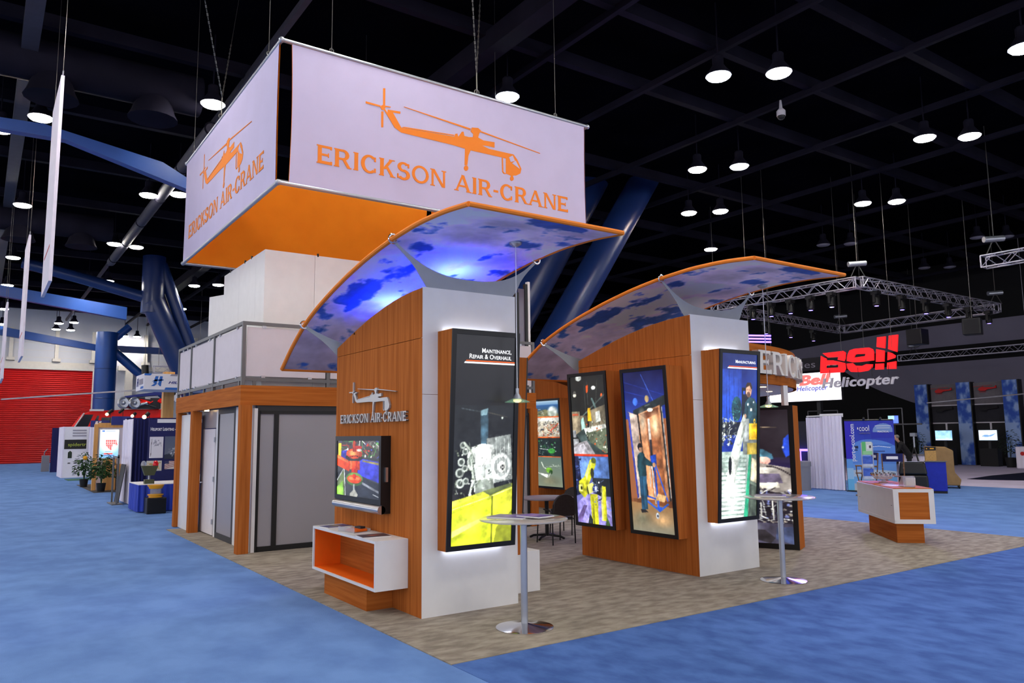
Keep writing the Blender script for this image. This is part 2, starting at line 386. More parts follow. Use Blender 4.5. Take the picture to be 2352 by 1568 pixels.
# ================================================================ ceiling, beams and far walls
CZ = 13.0
slab('ceiling', -30, 75, -22, 90, CZ, CZ+.2, 'ceiling_black')
def beam_x(y, z, w=.16, h=.3, x0=-12, x1=60, m='steel_dark', n='roof_beam', lab=None):
    return B().box(x0, x1, y-w/2, y+w/2, z, z+h).build(n, m, CEIL)
CEIL = thing('roof_steel', 'dark grid of steel beams under the black roof', 'roof steel', (0,0,11.8))
for y in (4.2, 7.0, 9.9, 12.66, 15.45, 21.0, 26.4, 31.8, 37.2, 42.6, 48, 53.4, 58.8, 64, 69): beam_x(y, 12.0, .22, .34)
for x in (-6, .45, 5.62, 10.2, 11.85, 15.4, 19.6, 23.8, 28, 33, 38, 44, 50): B().box(x-.07, x+.07, -10, 74, 11.86, 12.04).build('purlin', 'steel_grey' if x in (.45,5.62) else 'steel_dark', CEIL)
B().box(.32,.68,-4,60,11.5,11.9).build('purlin', 'steel_grey', CEIL)
B().box(9.95,10.45,8,60,11.6,12.1).build('purlin', 'steel_dark', CEIL)
# ducts
def duct(x, y0, y1, z, r, lab):
    t = thing('air_duct', lab, 'duct', (x, y0, z))
    B().tube([(x,y0,z),(x,y1,z)], r, 12).build('duct_run', 'steel_grey', t, True)
    for k in range(int((y1-y0)/4)+1):
        y = y0+k*4; b = B().torus((x,y,z), r, .03, (0,1,0), 14, 5); b.build('duct_collar', 'steel_dark', t)
duct(5.2, 23, 44, 11.1, .2, 'long round duct running away between the left lamp pairs')
def duct_x(x0, x1, y, z, r, lab):
    t = thing('air_duct', lab, 'duct', ((x0+x1)/2, y, z))
    B().tube([(x0,y,z),(x1,y,z)], r, 14).build('duct_run', 'steel_dark', t, True)
    b = B()
    for k in range(3):
        x = x0+(k+.7)*(x1-x0)/3.2; b = B().lathe([(r*1.15,-r*1.3),(r*1.0,-r*1.0),(r*.7,0)], (x,y,z-.2), 16); b.build('diffuser', 'steel_dark', t, True)
duct_x(-3, 4.6, 21.9, 11.5, .55, 'fat dark duct crossing the roof at upper left')
duct_x(-3, 4.4, 37.5, 11.2, .55, 'fat dark duct crossing behind the tall hanging sign')
def pipe(p0, p1, r, name, lab, cat, m='blue_tube', n=18):
    return B().tube([p0,p1], r, n).build(name, m, None, True, lab, cat)
# blue beams of the roof frame
B().prism([(-6,9.75),(-3,9.9),(0,9.98),(1.49,10.0),(4.64,9.16),(4.63,9.49),(3.92,9.85),(.97,10.32),(0,10.28),(-3,10.2),(-6,10.1)], frame((0,23.4,0),(1,0,0),(0,0,1),(0,-1,0)), 0, .3).build('blue_roof_beam', 'blue_steel', label='blue roof beam lit by the lamp at upper left', cat='beam')
B().prism([(-6,10.5),(.59,9.95),(7.0,9.1),(7.0,9.85),(.55,10.57),(-6,11.1)], frame((0,51.2,0),(1,0,0),(0,0,1),(0,-1,0)), 0, .4).build('blue_roof_beam', 'blue_steel', label='blue roof beam farther down the left aisle', cat='beam')
B().prism([(-6,11.2),(1.0,10.12),(8.0,9.2),(8.0,9.7),(1.0,10.8),(-6,11.9)], frame((0,72,0),(1,0,0),(0,0,1),(0,-1,0)), 0, .4).build('blue_wall_beam', 'blue_steel', label='long blue beam in front of the pale upper wall', cat='beam')
B().box(9.2, 30, 71.6, 72.0, 9.2, 9.75).build('blue_wall_beam', 'blue_steel', label='blue beam right of the big round column', cat='beam')
# the tree column in front, left of the deck
t = thing('tree_column', 'dark blue branching steel column behind the balcony railing', 'column', (10.5, 47.5, 0))
B().tube([(7.85,47.5,12.4),(7.85,47.5,9.1)], .62, 18).build('trunk_head', 'blue_tube', t, True)
B().tube([(7.85,47.5,9.8),(8.6,47.5,8.2),(9.6,47.5,6.0),(11.6,47.5,1.5),(12.2,47.5,.0)], .66, 18).build('limb', 'blue_tube', t, True)
B().tube([(8.2,47.5,12.0),(8.75,47.5,10.57),(9.85,47.5,7.6),(10.6,47.5,5.5)], .36, 16).build('limb', 'blue_tube', t, True)
B().tube([(7.8,47.5,9.9),(4.5,48.5,10.9),(1.5,49,11.6)], .32, 14).build('limb', 'blue_tube', t, True)
# the big round column by the red doors
t = thing('round_column', 'big round blue steel column beside the red roller doors', 'column', (8.28, 70, 0))
B().tube([(8.28,70,0),(8.28,70,10.6)], .80, 24).build('shaft', 'blue_steel', t, True)
for z in (2.6,5.2,7.6): B().torus((8.28,70,z), .805, .02, (0,0,1), 24, 5).build('weld_ring', 'blue_tube', t, True)
B().tube([(8.9,70,10.2),(9.9,70,11.2)], .3, 10).build('bracket', 'blue_steel', t, True)
B().tube([(8.9,70,9.0),(13.4,70,5.0)], .36, 12).build('brace', 'blue_steel', t, True)
B().box(9.0,15,69.9,70.1,3.2,3.5).build('tie_bar', 'blue_steel', t)
# the giant diagonal pipes behind the canopies
pipe((17.2,23.5,4.0), (24.2,23.3,14.2), .62, 'diagonal_strut', 'giant dark blue diagonal pipe, the right one of the pair', 'strut')
pipe((15.9,25.2,4.2), (22.3,25.2,14.2), .95, 'diagonal_strut', 'giant pale blue diagonal pipe, the left one of the pair', 'strut')
# far left wall with red roller doors
WY = 76.0
wl = B().box(-12, 9.0, WY+.3, WY+.6, 0, CZ).box(9.0, 60, WY+.3, WY+.6, 0, CZ).build('wall_back', 'wall_pale', kind='structure')
t = thing('door_1', 'red roller shutter across the far end of the left aisle', 'door', (3.0, WY, 0)); t['kind'] = 'structure'; del t['category']
proto = None
nsl = 46; sh = 7.85/nsl
for k in range(nsl):
    if proto is None:
        b = B(); z0 = 0
        b.add([(-5,WY,z0),(8.0,WY,z0),(8.0,WY-.07,z0+sh*.5),(-5,WY-.07,z0+sh*.5),(8.0,WY,z0+sh*.97),(-5,WY,z0+sh*.97)], [(0,1,2,3),(3,2,4,5)])
        proto = b.build('slat', 'red_slat', t); o = proto
    else:
        o = proto.copy(); COL.objects.link(o)
    o.location.z = k*sh+.0
slab('trim_1', -12, 9.0, WY-.16, WY+.3, 7.85, 8.5, 'wall_trim')
slab('trim_2', 8.0, 8.6, WY-.16, WY+.3, 0, 7.85, 'wall_trim')
for i, x in enumerate((-1.5, 1.9, 5.2, 8.0, 12.2, 16.5, 21)):
    o = B().box(x-.14, x+.14, WY-.05, WY+.3, 8.6, 11.3).box(x-.3, x+.3, WY-.35, WY+.3, 8.55, 8.8).build('trim_%d'%(i+3), 'wall_trim', kind='structure')
slab('trim_12', 10.0, 40, WY-.1, WY+.3, 8.0, 8.4, 'wall_trim')
for k in range(4): slab('trim_%d'%(13+k), -12, 40, WY+.28, WY+.31, 8.9+.6*k, 8.92+.6*k, 'wall_trim')
slab('trim_18', 10.6, 11.2, WY-.1, WY+.3, 0, 8.0, 'wall_trim')
# hall wall on the right, black drape with the big white shape
slab('wall_right', 52.5, 52.8, -20, 76, 0, CZ, 'black_matte')
mat('drape_white', (120,116,134), .9, noise=.05, nscale=(.5,.5,.5))
cur = [(29.5,5.15),(28.4,4.55),(27.2,3.8),(26.2,3.2)]
b = B(); frx = frame((52.4,0,0),(0,-1,0),(0,0,1))
upper = [(-37,6.5),(-37,8.0),(10,8.2),(10,6.4)]
cv = [(-33+0,6.35)]+[(-(34-i*.9), 6.35-3.3*(1-math.cos(math.pi*.5*i/10))) for i in range(1,11)]
B().prism([(-44,7.45),(20,7.45),(20,9.0),(-27,8.9),(-44,7.9)], frx, 0, .03).build('wall_panel', 'drape_white', label='grey upper drape above the black band on the right wall', cat='drape')
B().prism([(-32.5,6.4),(-31.2,5.5),(-29.6,4.7),(-27.6,3.9),(-25.5,3.2),(-23.5,2.7),(20,2.7),(20,6.4)], frx, 0, .03).build('wall_panel', 'drape_white', label='grey drape with curved lower edge behind the sky panels', cat='drape')
# ================================================================ ceiling lamps
LAMPS = [(4.74,20.97,'w'),(.94,24.54,'w'),(11.18,16.17,'c'),(14.99,12.22,'c'),(16.13,11.25,'w'),(19.93,7.21,'c'),(4.73,30.5,'w'),(5.65,29.8,'w'),
 (.92,34.45,'w'),(4.74,39.25,'w'),(5.68,39.35,'w'),(.95,44.9,'w'),(4.77,49.6,'w'),(5.67,48.9,'w'),(.94,53.3,'w'),(10.14,47.8,'w'),(11.27,46.8,'w'),
 (19.9,17.3,'r'),(20.87,16.3,'c'),(23.67,11.45,'w'),(24.7,10.6,'w'),(23.66,21.12,'r'),(24.57,20.24,'w'),(28.55,16.4,'w'),(29.43,15.5,'w'),(29.38,24.9,'r'),
 (4.75,69.1,'w'),(5.69,68.0,'w'),(4.85,73.0,'w'),(5.89,73.0,'w'),(10.16,57.7,'w'),(11.31,57.0,'w'),(10.24,75.0,'w'),(11.25,75.0,'w'),(.99,63.3,'w'),(1.1,71.8,'w'),(.02,26.15,'r'),
 # the same grid goes on above and behind the camera
 (11.18,6.7,'w'),(10.2,7.6,'w'),(15.0,2.7,'w'),(16.1,1.8,'w'),(4.74,11.5,'w'),(5.68,10.6,'w'),(.94,15.1,'w'),(0,16.0,'w'),(4.74,2.0,'w'),(5.68,1.1,'w'),(-3.8,20.2,'w'),(-3.8,10.7,'w'),(-4.7,11.6,'w'),(.94,5.6,'w'),(0,6.5,'w'),
 (-3.8,1.2,'w'),(19.9,-2.2,'w'),(10.2,-1.8,'w'),(11.2,-2.7,'w'),(4.74,-7.4,'w'),(24.6,1.2,'w'),(.94,-4,'w'),(-8.5,6.5,'w'),(-8.5,16,'w'),(-8.5,-3,'w'),(-3.8,29.7,'w'),(-4.7,30.6,'w'),(-3.8,39.2,'w'),(-4.7,40.1,'w'),(-3.8,48.6,'w'),(-3.8,58,'w'),(-4.7,59,'w'),(-8.5,25.5,'w'),(-8.5,35,'w'),(-8.5,44.5,'w'),(-8.5,54,'w')]
DARK = [(33.37,21.32),(34.27,20.44),(38.33,16.49),(39.35,15.65),(43.05,21.4),(44.05,20.5)]
protos = {}
ORD = ['nearest','second','third','fourth','fifth','sixth','seventh','eighth','ninth','tenth','eleventh','twelfth','thirteenth','fourteenth']
ROWS = [(-9,.5,'leftmost single'),(.5,2,'far left'),(2,5.2,'middle left'),(5.2,8,'middle right')]
def lamp_label(i, x, y, k):
    if k == 'o':
        n_ = sorted(DARK).index((x,y)); return '%s unlit round roof lamp from the left, over the far right booth' % ('First' if n_ == 0 else ORD[n_]).capitalize(), 'unlit roof lamps'
    if i >= 37: return 'round roof lamp above or behind the camera, out of the picture', 'roof lamps out of the picture'
    if y > 18 and x < 8:
        for a, b_, nm in ROWS:
            if a <= x < b_:
                r_ = sorted(q[1] for q in LAMPS[:37] if a <= q[0] < b_ and q[1] > 18).index(y); return '%s glowing roof lamp in the %s row over the left aisle' % (ORD[r_].capitalize(), nm), 'lit roof lamps over the left aisle'
    if y > 40:
        a = x < 10.8; r_ = sorted(q[1] for q in LAMPS[:37] if q[1] > 40 and q[0] > 8 and (q[0] < 10.8) == a).index(y)
        return '%s glowing roof lamp in the %s row behind the tree column' % (ORD[r_].capitalize(), 'left' if a else 'right'), 'lit roof lamps behind the tree column'
    rs = sorted((math.atan2(q[1],q[0]) for q in LAMPS[:37] if q[1] < 40 and q[0] > 8), reverse=True); r_ = rs.index(math.atan2(y,x))
    return 'glowing roof lamp over the right half of the hall, %s from the left' % ('first' if r_ == 0 else ORD[r_]), 'lit roof lamps over the right half of the hall'
for i, (x, y, k) in enumerate(LAMPS+[(a,b,'o') for a,b in DARK]):
    lab, grp = lamp_label(i, x, y, k)
    if k not in protos:
        t = thing('roof_lamp', lab, 'lamp', (x,y,11.0), 0, grp, local=True)
        B().lathe([(.33,.0),(.31,.05),(.2,.2),(.14,.3),(.14,.5),(.10,.54)], (0,0,.0), 20).build('housing', 'steel_dark', t, True)
        B().lathe([(.315,-.002),(.27,-.05),(.06,-.09)], (0,0,0), 14).build('lens', {'w':'lamp_lens','c':'lamp_lens_cool','r':'lamp_lens_warm','o':'lamp_off'}[k], t, True)
        B().tube([(0,0,.5),(0,0,2.0)], .02, 6).build('stem', 'steel_dark', t)
        protos[k] = t
    else:
        t = copy_tree(protos[k]); t.location = (x,y,11.0); setp(t, lab, 'lamp', grp)
# ================================================================ the double-deck unit
DK = thing('double_deck', 'wood-trimmed two storey meeting deck with frosted rooms below', 'exhibit deck', (6.9,15.9,0))
B().box(3.757,3.84,13.76,19.1,2.555,2.905).build('fascia', 'wood_h', DK)
B().box(3.84,10.2,13.76,13.84,2.555,2.905).build('fascia', 'wood_h', DK)
B().box(10.12,10.2,13.84,19.1,2.555,2.905).build('fascia', 'wood_h', DK)
B().box(3.84,10.12,13.84,19.1,2.62,2.9).build('deck_floor', 'soffit', DK)
for x, y in ((3.755,13.68),(3.755,17.37),(3.745,18.78),(10.0,13.70)):
    B().box(x,x+.19,y,y+.19,.01,2.555).build('post', 'wood_v', DK)
B().box(3.83,3.86,17.56,18.78,.01,2.5).build('wall_panel', 'white_lam', DK)
# rooms below the deck
B().box(4.03,4.06,17.55,17.72,.01,2.56).build('door_jamb', 'frosted', DK)
B().box(4.03,4.06,16.30,16.47,.01,2.56).build('door_jamb', 'white_lam', DK)
B().box(4.03,4.06,16.47,17.55,2.19,2.56).build('wall_panel', 'frosted', DK)
dr = B().box(4.02,4.06,16.49,17.53,.03,2.17).build('door', 'white_pan', DK)
B().tube([(4.02,17.44,1.05),(3.96,17.44,1.05),(3.96,17.36,1.05)], .014, 8).lathe([(.03,0),(.03,.02)], (4.0,17.44,1.04), 10).build('door_handle', 'chrome', dr, True)
for z in (.25,1.1,1.9): B().box(4.0,4.02,16.47,16.53,z,z+.1).build('hinge', 'satin', dr)
fp = B().box(4.035,4.045,15.12,16.24,.12,2.46).build('frosted_pane', 'frosted', DK)
b = B().box(4.02,4.06,16.24,16.30,.01,2.56).box(4.02,4.06,15.0,15.12,.01,2.56).box(4.02,4.06,15.12,16.24,.01,.12).box(4.02,4.06,15.12,16.24,2.46,2.56)
b.build('pane_frame', 'dark_grey', DK)
B().box(4.02,4.06,13.9,15.0,.01,2.56).build('wall_panel', 'white_lam', DK)
B().box(4.0,4.06,13.74,13.90,.01,2.5).build('wall_panel', 'white_lam', DK)
xs = [4.06,4.40,5.9,7.4,8.9,9.98]
for i in range(5):
    B().box(xs[i]+.03,xs[i+1]-.03,13.765,13.775,.1,2.40).build('frosted_pane', 'frosted', DK)
    b = B().box(xs[i],xs[i]+(.05 if i == 0 else .04),13.74,13.80,.01,2.46).box(xs[i+1]-.045,xs[i+1],13.74,13.80,.01,2.46)
    b.box(xs[i]+.04,xs[i+1]-.045,13.74,13.80,.01,.1).box(xs[i]+.04,xs[i+1]-.045,13.74,13.80,2.40,2.46).build('pane_frame', 'black', DK)
B().box(4.06,9.98,13.78,13.80,2.46,2.6).build('transom', 'dark_grey', DK)
for k, y in enumerate((16.9,17.25)): B().lathe([(.05,0),(.045,.05),(.03,.07)], (3.93,y,2.54), 12).build('spot_lamp', 'glow_warm' if k == 0 else 'satin', DK, True)
# balcony railing
RL = thing('balcony_railing', 'grey metal balcony railing with milky infill panels', 'railing', (6.9,15,2.9))
B().box(3.765,3.82,13.78,19.1,3.985,4.045).build('top_rail', 'rail_grey', RL)
B().box(3.82,10.19,13.78,13.835,3.985,4.045).build('top_rail', 'rail_grey', RL)
B().box(3.77,3.815,13.80,19.08,2.985,3.045).build('bottom_rail', 'rail_grey', RL)
B().box(3.82,10.17,13.785,13.83,2.985,3.045).build('bottom_rail', 'rail_grey', RL)
ys = [13.80,15.82,17.81,19.06]
for y in ys: B().box(3.765,3.825,y-.03,y+.03,2.905,3.985).build('rail_post', 'rail_grey', RL)
xp = [3.80,5.36,6.96,8.56,10.16]
for x in xp[1:]: B().box(x-.03,x+.03,13.78,13.84,2.905,3.985).build('rail_post', 'rail_grey', RL)
mat('milky', (222,214,222), .5, noise=.02, alpha=.82)
for a, c in zip(ys[:-1], ys[1:]):
    B().box(3.79,3.796,a+.05,c-.05,3.07,3.95).build('infill_panel', 'milky', RL)
    for y in (a+.4, c-.4):
        for z in (3.04,3.94): B().box(3.775,3.81,y-.035,y+.035,z,z+.045).build('panel_clip', 'satin', RL)
for a, c in zip(xp[:-1], xp[1:]):
    B().box(a+.05,c-.05,13.805,13.811,3.07,3.95).build('infill_panel', 'milky', RL)
    for x in (a+.35, c-.35):
        for z in (3.04,3.94): B().box(x-.035,x+.035,13.79,13.825,z,z+.045).build('panel_clip', 'satin', RL)
for y in (13.98,15.1,16.6,18.4): B().box(3.775,3.81,y-.03,y+.03,2.905,2.985).build('rail_foot', 'rail_grey', RL)
for x in (4.0,6.1,7.7,9.3): B().box(x-.03,x+.03,13.79,13.83,2.905,2.985).build('rail_foot', 'rail_grey', RL)
# white upper room
UP = thing('upper_room', 'plain white upper room standing on the deck', 'room', (6.6,15.5,2.905))
n = 5
for k in range(n):
    a = 4.2+k*(9.0-4.2)/n; c = a+(9.0-4.2)/n-.006
    B().box(a,c,14.05,14.08,2.905,5.46).build('wall_panel', 'white_lam', UP)
for a, c in ((14.08,14.62),(14.62,15.75),(15.75,16.93)): B().box(4.2,4.23,a+.003,c-.003,2.905,5.46).build('wall_panel', 'white_lam', UP)
b = B().add([(4.2,16.93,2.905),(4.2,18.2,2.905),(4.2,18.2,5.19),(4.2,16.93,5.05),(4.24,16.93,2.905),(4.24,18.2,2.905),(4.24,18.2,5.19),(4.24,16.93,5.05)], [(3,2,1,0),(4,5,6,7),(0,1,5,4),(1,2,6,5),(2,3,7,6),(3,0,4,7)])
b.build('wall_panel', 'white_lam', UP)
B().box(4.23,9.0,14.08,16.9,5.3,5.33).build('roof_panel', 'dark_grey', UP)
B().box(8.97,9.0,14.08,18.2,2.905,5.0).build('wall_panel', 'white_lam', UP)
for x, y in ((4.19,14.9),(4.19,15.35),(4.19,16.4),(5.2,14.04)): B().box(x,x+.03,y,y+.03,5.44,5.50).build('panel_pin', 'black', UP)
GP = thing('glass_partition', 'tall dark framed glass panel at the right end of the upper deck', 'partition', (10.38,14.5,2.905))
B().box(10.16,10.26,14.46,14.54,2.905,5.30).build('frame_post', 'black', GP); B().box(10.44,10.51,14.46,14.54,2.905,5.52).build('frame_post', 'black', GP)
mat('smoked', (110,104,122), .08, alpha=.8, spec=.8)
B().box(10.26,10.44,14.49,14.51,2.95,5.40).build('pane', 'smoked', GP); B().box(10.515,10.575,14.45,14.55,2.905,5.58).build('edge_strip', 'white_lam', GP)
# ================================================================ the hanging square sign
SG = thing('hanging_sign', 'square hanging sign of white fabric, orange inside, with helicopter logos', 'hanging sign', (6.95,15.2,6.0))
x0, x1, y0, y1, zb, zt = 3.70, 10.20, 11.81, 18.70, 6.0, 8.42
def fabric(p, q, nx, gap0, gap1):
    """one fabric face between two corners, outside white and inside orange, sides drawn in slightly"""
    p, q = Vector(p), Vector(q); d = (q-p); L = d.length; d.normalize(); nrm = Vector(nx)
    rows = 13; V = []
    for j in range(rows):
        t = j/(rows-1); s = .025*math.sin(math.pi*t)
        z = zb+.0+(zt-zb)*t
        for u in (gap0+s, L-gap1-s): V.append(p+d*u+Vector((0,0,z-p.z)))
    F_ = [(2*j, 2*j+1, 2*j+3, 2*j+2) for j in range(rows-1)]
    out = B(); out.add([v+nrm*.012 for v in V], F_); o = out.build('fabric_outside', 'white_fab', SG)
    inn = B(); inn.add([v-nrm*.012 for v in V], [f[::-1] for f in F_]); inn.build('fabric_inside', 'orange_fab', SG)
    return o
f_front = fabric((x0,y0,zb),(x1,y0,zb),(0,-1,0),.17,.10)
f_left = fabric((x0,y1,zb),(x0,y0,zb),(-1,0,0),.04,.10)
fabric((x1,y1,zb),(x0,y1,zb),(0,1,0),.10,.06); fabric((x1,y0,zb),(x1,y1,zb),(1,0,0),.10,.10)
for z in (zb+.02, zt):
    for a, c in (((x0,y0),(x1,y0)),((x0,y0),(x0,y1)),((x1,y0),(x1,y1)),((x0,y1),(x1,y1))):
        B().tube([(a[0],a[1],z),(c[0],c[1],z)], .035, 10).build('frame_tube', 'satin', SG, True)
for x, y in ((x0,y0),(x1,y0),(x0,y1),(x1,y1)):
    for z in (zb+.02, zt): B().ball((x,y,z), .05, 10).build('corner_elbow', 'satin', SG, True)
def emblem(fr, name, m, parent, n0, n1, sc, holes=None):
    b = B()
    for gi, (k, p) in enumerate(HELI.items()):
        if k.startswith('win'): continue
        q = [(u*sc, v*sc) for u, v in p]; A_ = sum(q[i][0]*q[(i+1)%len(q)][1]-q[(i+1)%len(q)][0]*q[i][1] for i in range(len(q)))
        b.prism(q if A_ > 0 else q[::-1], fr, n0, n1+gi*2e-4)
    o = b.build(name, m, parent)
    if holes:
        w = B()
        for k in ('win1','win2'):
            q = [(u*sc, v*sc) for u, v in HELI[k]]; A_ = sum(q[i][0]*q[(i+1)%len(q)][1]-q[(i+1)%len(q)][0]*q[i][1] for i in range(len(q)))
            w.prism(q if A_ > 0 else q[::-1], fr, n1+.004, n1+.006)
        w.build('cabin_window', holes, o)
    return o
TXT = 'ERICKSON AIR-CRANE'
fr = frame((0,y0-.012,0),(1,0,0),(0,0,1),(0,-1,0))
engraved(TXT, fr, .315, 4.32, 5.30, 6.465, 'letter', 'orange_ink', SG, .002, .006)
emblem(frame((5.173,y0-.012,7.714),(1,0,0),(0,0,1),(0,-1,0)), 'helicopter_logo', 'orange_ink', SG, .002, .006, 3.754, 'white_fab')
fr = frame((x0-.012,0,0),(0,-1,0),(0,0,1),(-1,0,0))
engraved(TXT, fr, .315, -18.16, 5.60, 6.475, 'letter', 'orange_ink', SG, .002, .006)
emblem(frame((x0-.012,17.25,7.72),(0,-1,0),(0,0,1),(-1,0,0)), 'helicopter_logo', 'orange_ink', SG, .002, .006, 3.9, 'white_fab')
mat('chain', (96,94,92), .4, metal=.8)
def rig(x, y, tops):
    o = B()
    o.tube([(x,y,zt+.02),(x,y,zt+.45)], .012, 6)
    for i, tp in enumerate(tops):
        p0 = Vector((x,y,zt+.45)); p1 = Vector(tp); d = p1-p0; n = 26; ln = min(1.9, d.length*.45)
        for k in range(n):
            a = p0+d.normalized()*ln*k/n; c = p0+d.normalized()*ln*(k+.85)/n
            o.tube([a,c], .017 if k % 2 else .010, 5)
        o.tube([p0+d.normalized()*ln, p1], .006, 5)
    o.torus((x,y,zt+.06), .05, .012, (0,1,0), 12, 5)
    o.build('hanging_chain', 'chain', SG)
rig(7.45, y0, [(6.2,10.3,13.0),(8.4,13.0,13.0)]); rig(x0, 15.6, [(2.2,13.6,13.0),(4.6,17.8,13.0)])
for x, y in ((4.55,y0),(9.35,y0),(x0,12.5),(x0,18.0),(8.2,y1),(x1,15.3)):
    B().tube([(x,y,zt),(x,y,13.0)], .006, 5).torus((x,y,zt+.06), .035, .01, (0,1,0), 10, 5).build('hanging_wire', 'chain', SG)
# ================================================================ display towers with canopies
PROF = [(11.54,3.0),(11.1,3.29),(10.57,3.57),(10.1,3.735),(9.6,3.875),(9.02,4.01),(8.36,4.13),(7.72,4.205),(7.14,4.24),(6.58,4.23),(6.1,4.185)]
PY = np.array([p[0] for p in PROF]); PZ = np.array([p[1] for p in PROF])
def prof_z(y): return float(np.interp(-y, -PY, PZ))
def smooth_prof(n):
    # arc-length resampling with light smoothing
    t = np.linspace(0, 1, len(PY)); tt = np.linspace(0, 1, 200); yy, zz = np.interp(tt, t, PY), np.interp(tt, t, PZ)
    k = np.ones(15)/15; pad = lambda a: np.concatenate([2*a[0]-a[1:8][::-1], a, 2*a[-1]-a[-8:-1][::-1]])
    yy, zz = np.convolve(pad(yy), k, 'valid'), np.convolve(pad(zz), k, 'valid')
    q = np.linspace(0, 1, n); return np.interp(q, tt, yy), np.interp(q, tt, zz)
def sky_pic(w, h):
    p = Pic(w, h); v = 1-p.y; u = p.x         # v 0 at the low back end .. 1 at the front edge
    n1 = fbm(u*3.4+.4, v*8+1.3, 21, 7); n2 = fbm(u*9, v*22, 5, 6); n3 = fbm(u*2.4, v*9, 44, 5)
    blue = np.full(u.shape, -.30)
    for cv, cu, rv, ru, s in ((.20,.17,.075,.20,1.),(.36,.15,.03,.10,.8),(.45,.20,.07,.16,1.),(.52,.55,.06,.45,1.),(.44,.75,.10,.32,.9),(.685,.2,.025,.16,.8),(.61,.83,.03,.16,.8),(.665,.76,.02,.10,.6),(.78,.82,.025,.10,.6),(.83,.92,.03,.1,.7),(.90,.86,.06,.12,1.),(.97,.55,.05,.17,1.),(.965,.72,.03,.10,.8),(.035,.15,.012,.06,.7),(.02,.42,.02,.25,.6),(.3,.02,.06,.08,.8)):
        blue = np.maximum(blue, s*(1-np.hypot((v-cv)/rv, (u-cu)/ru)))
    m = np.clip((blue*.9+(n1-.5)*2.2+(n2-.5)*2.4-.26)*3.0, 0, 1)[..., None]
    cl = np.array([226,216,236])*(.74+.80*n3[..., None])+(n2[..., None]-.5)*80
    cl = cl*(1-.28*np.clip((.34-v)/.3, 0, 1)[..., None])*np.array([1.0,.97,1.0])
    sk = np.array([44,92,176])*(.7+.6*n2[..., None])
    p.a = np.clip(cl*(1-m)+sk*m, 0, 255); return p
SKY = sky_pic(140, 340)
def canopy(xa, flip, name_lab, shift=0., lab_g='tower'):
    """flip: the canopy is mirrored in y about y=flip"""
    my = (lambda y: y) if flip is None else (lambda y: 2*flip-y)
    t = thing('sail_canopy', name_lab, 'canopy', (xa+1.0, my(8.8), 3.0))
    n = 60; yy, zz = smooth_prof(n); wd = 2.0
    ys_, zs_ = smooth_prof(260)
    def surf(u, v):
        i = (1-v)*259; y = float(np.interp(i, np.arange(260), ys_)); z = float(np.interp(i, np.arange(260), zs_))
        return (xa+u*wd, my(y), z)
    print_mesh('sky_fabric', SKY, P_CLOTH, t, surf)
    V = []; Fq = []
    for i in range(n):
        V += [(xa, my(yy[i]), zz[i]+.03), (xa+wd, my(yy[i]), zz[i]+.03)]
    b = B().add(V, [(2*i, 2*i+1, 2*i+3, 2*i+2) for i in range(n-1)]); b.build('orange_top', 'orange_fab', t, True)
    for x in (xa, xa+wd): B().tube([(x, my(yy[i]), zz[i]+.015) for i in range(n)], .028, 8).build('edge_tube', 'orange_ink', t, True)
    for k in (0, -1): B().tube([(xa, my(yy[k]), zz[k]+.015), (xa+wd, my(yy[k]), zz[k]+.015)], .028, 8).build('edge_tube', 'orange_ink', t, True)
    # fabric gussets tying the canopy to the tower
    def gusset(yr, zr, yt, ztop, lo, dip):
        # rings at the canopy edges (yr, zr); tower edge from xa+.36 to xa+1.65 at (yt, ztop)
        L_, R_ = xa+.36, xa+1.65; m_ = 15; top = []; bot = []
        for i in range(2*m_+1):
            s = i/(2*m_); x = xa+.0+(wd)*s; c = abs(2*s-1)
            z = ztop+dip+(zr-ztop-dip)*c**2.6; y = yt+(yr-yt)*c**2.6; top.append((x, my(y), z))
            if x < L_: q = (L_-x)/(L_-xa); bot.append((x, my(yt+(yr-yt)*q**.62), lo+(zr-.05-lo)*q**.62))
            elif x > R_: q = (x-R_)/(xa+wd-R_); bot.append((x, my(yt+(yr-yt)*q**.62), lo+(zr-.05-lo)*q**.62))
            else: bot.append((x, my(yt), lo))
        V = [Vector(p) for p in top+bot]; k = len(top); off = Vector((0, .008 if flip is None else -.008, 0))
        b = B().add(V+[p+off for p in V], [(i, i+1, k+i+1, k+i) for i in range(k-1)]+[(2*k+k+i, 2*k+k+i+1, 2*k+i+1, 2*k+i) for i in range(k-1)]+[(i+1, i, 2*k+i, 2*k+i+1) for i in range(k-1)]+[(k+i, k+i+1, 3*k+i+1, 3*k+i) for i in range(k-1)])
        b.build('gusset', 'gusset_fab', t, True)
        for x in (xa-.01, xa+wd+.01): B().torus((x, my(yr), zr+.0), .05, .014, (0,1,0), 14, 6).build('tie_ring', 'chrome', t, True)
    gusset(7.72, 4.21, 7.68, 3.69, 3.69, .14)
    gusset(10.57, 3.575, 10.22, 3.22, 3.08, .03)
    return t
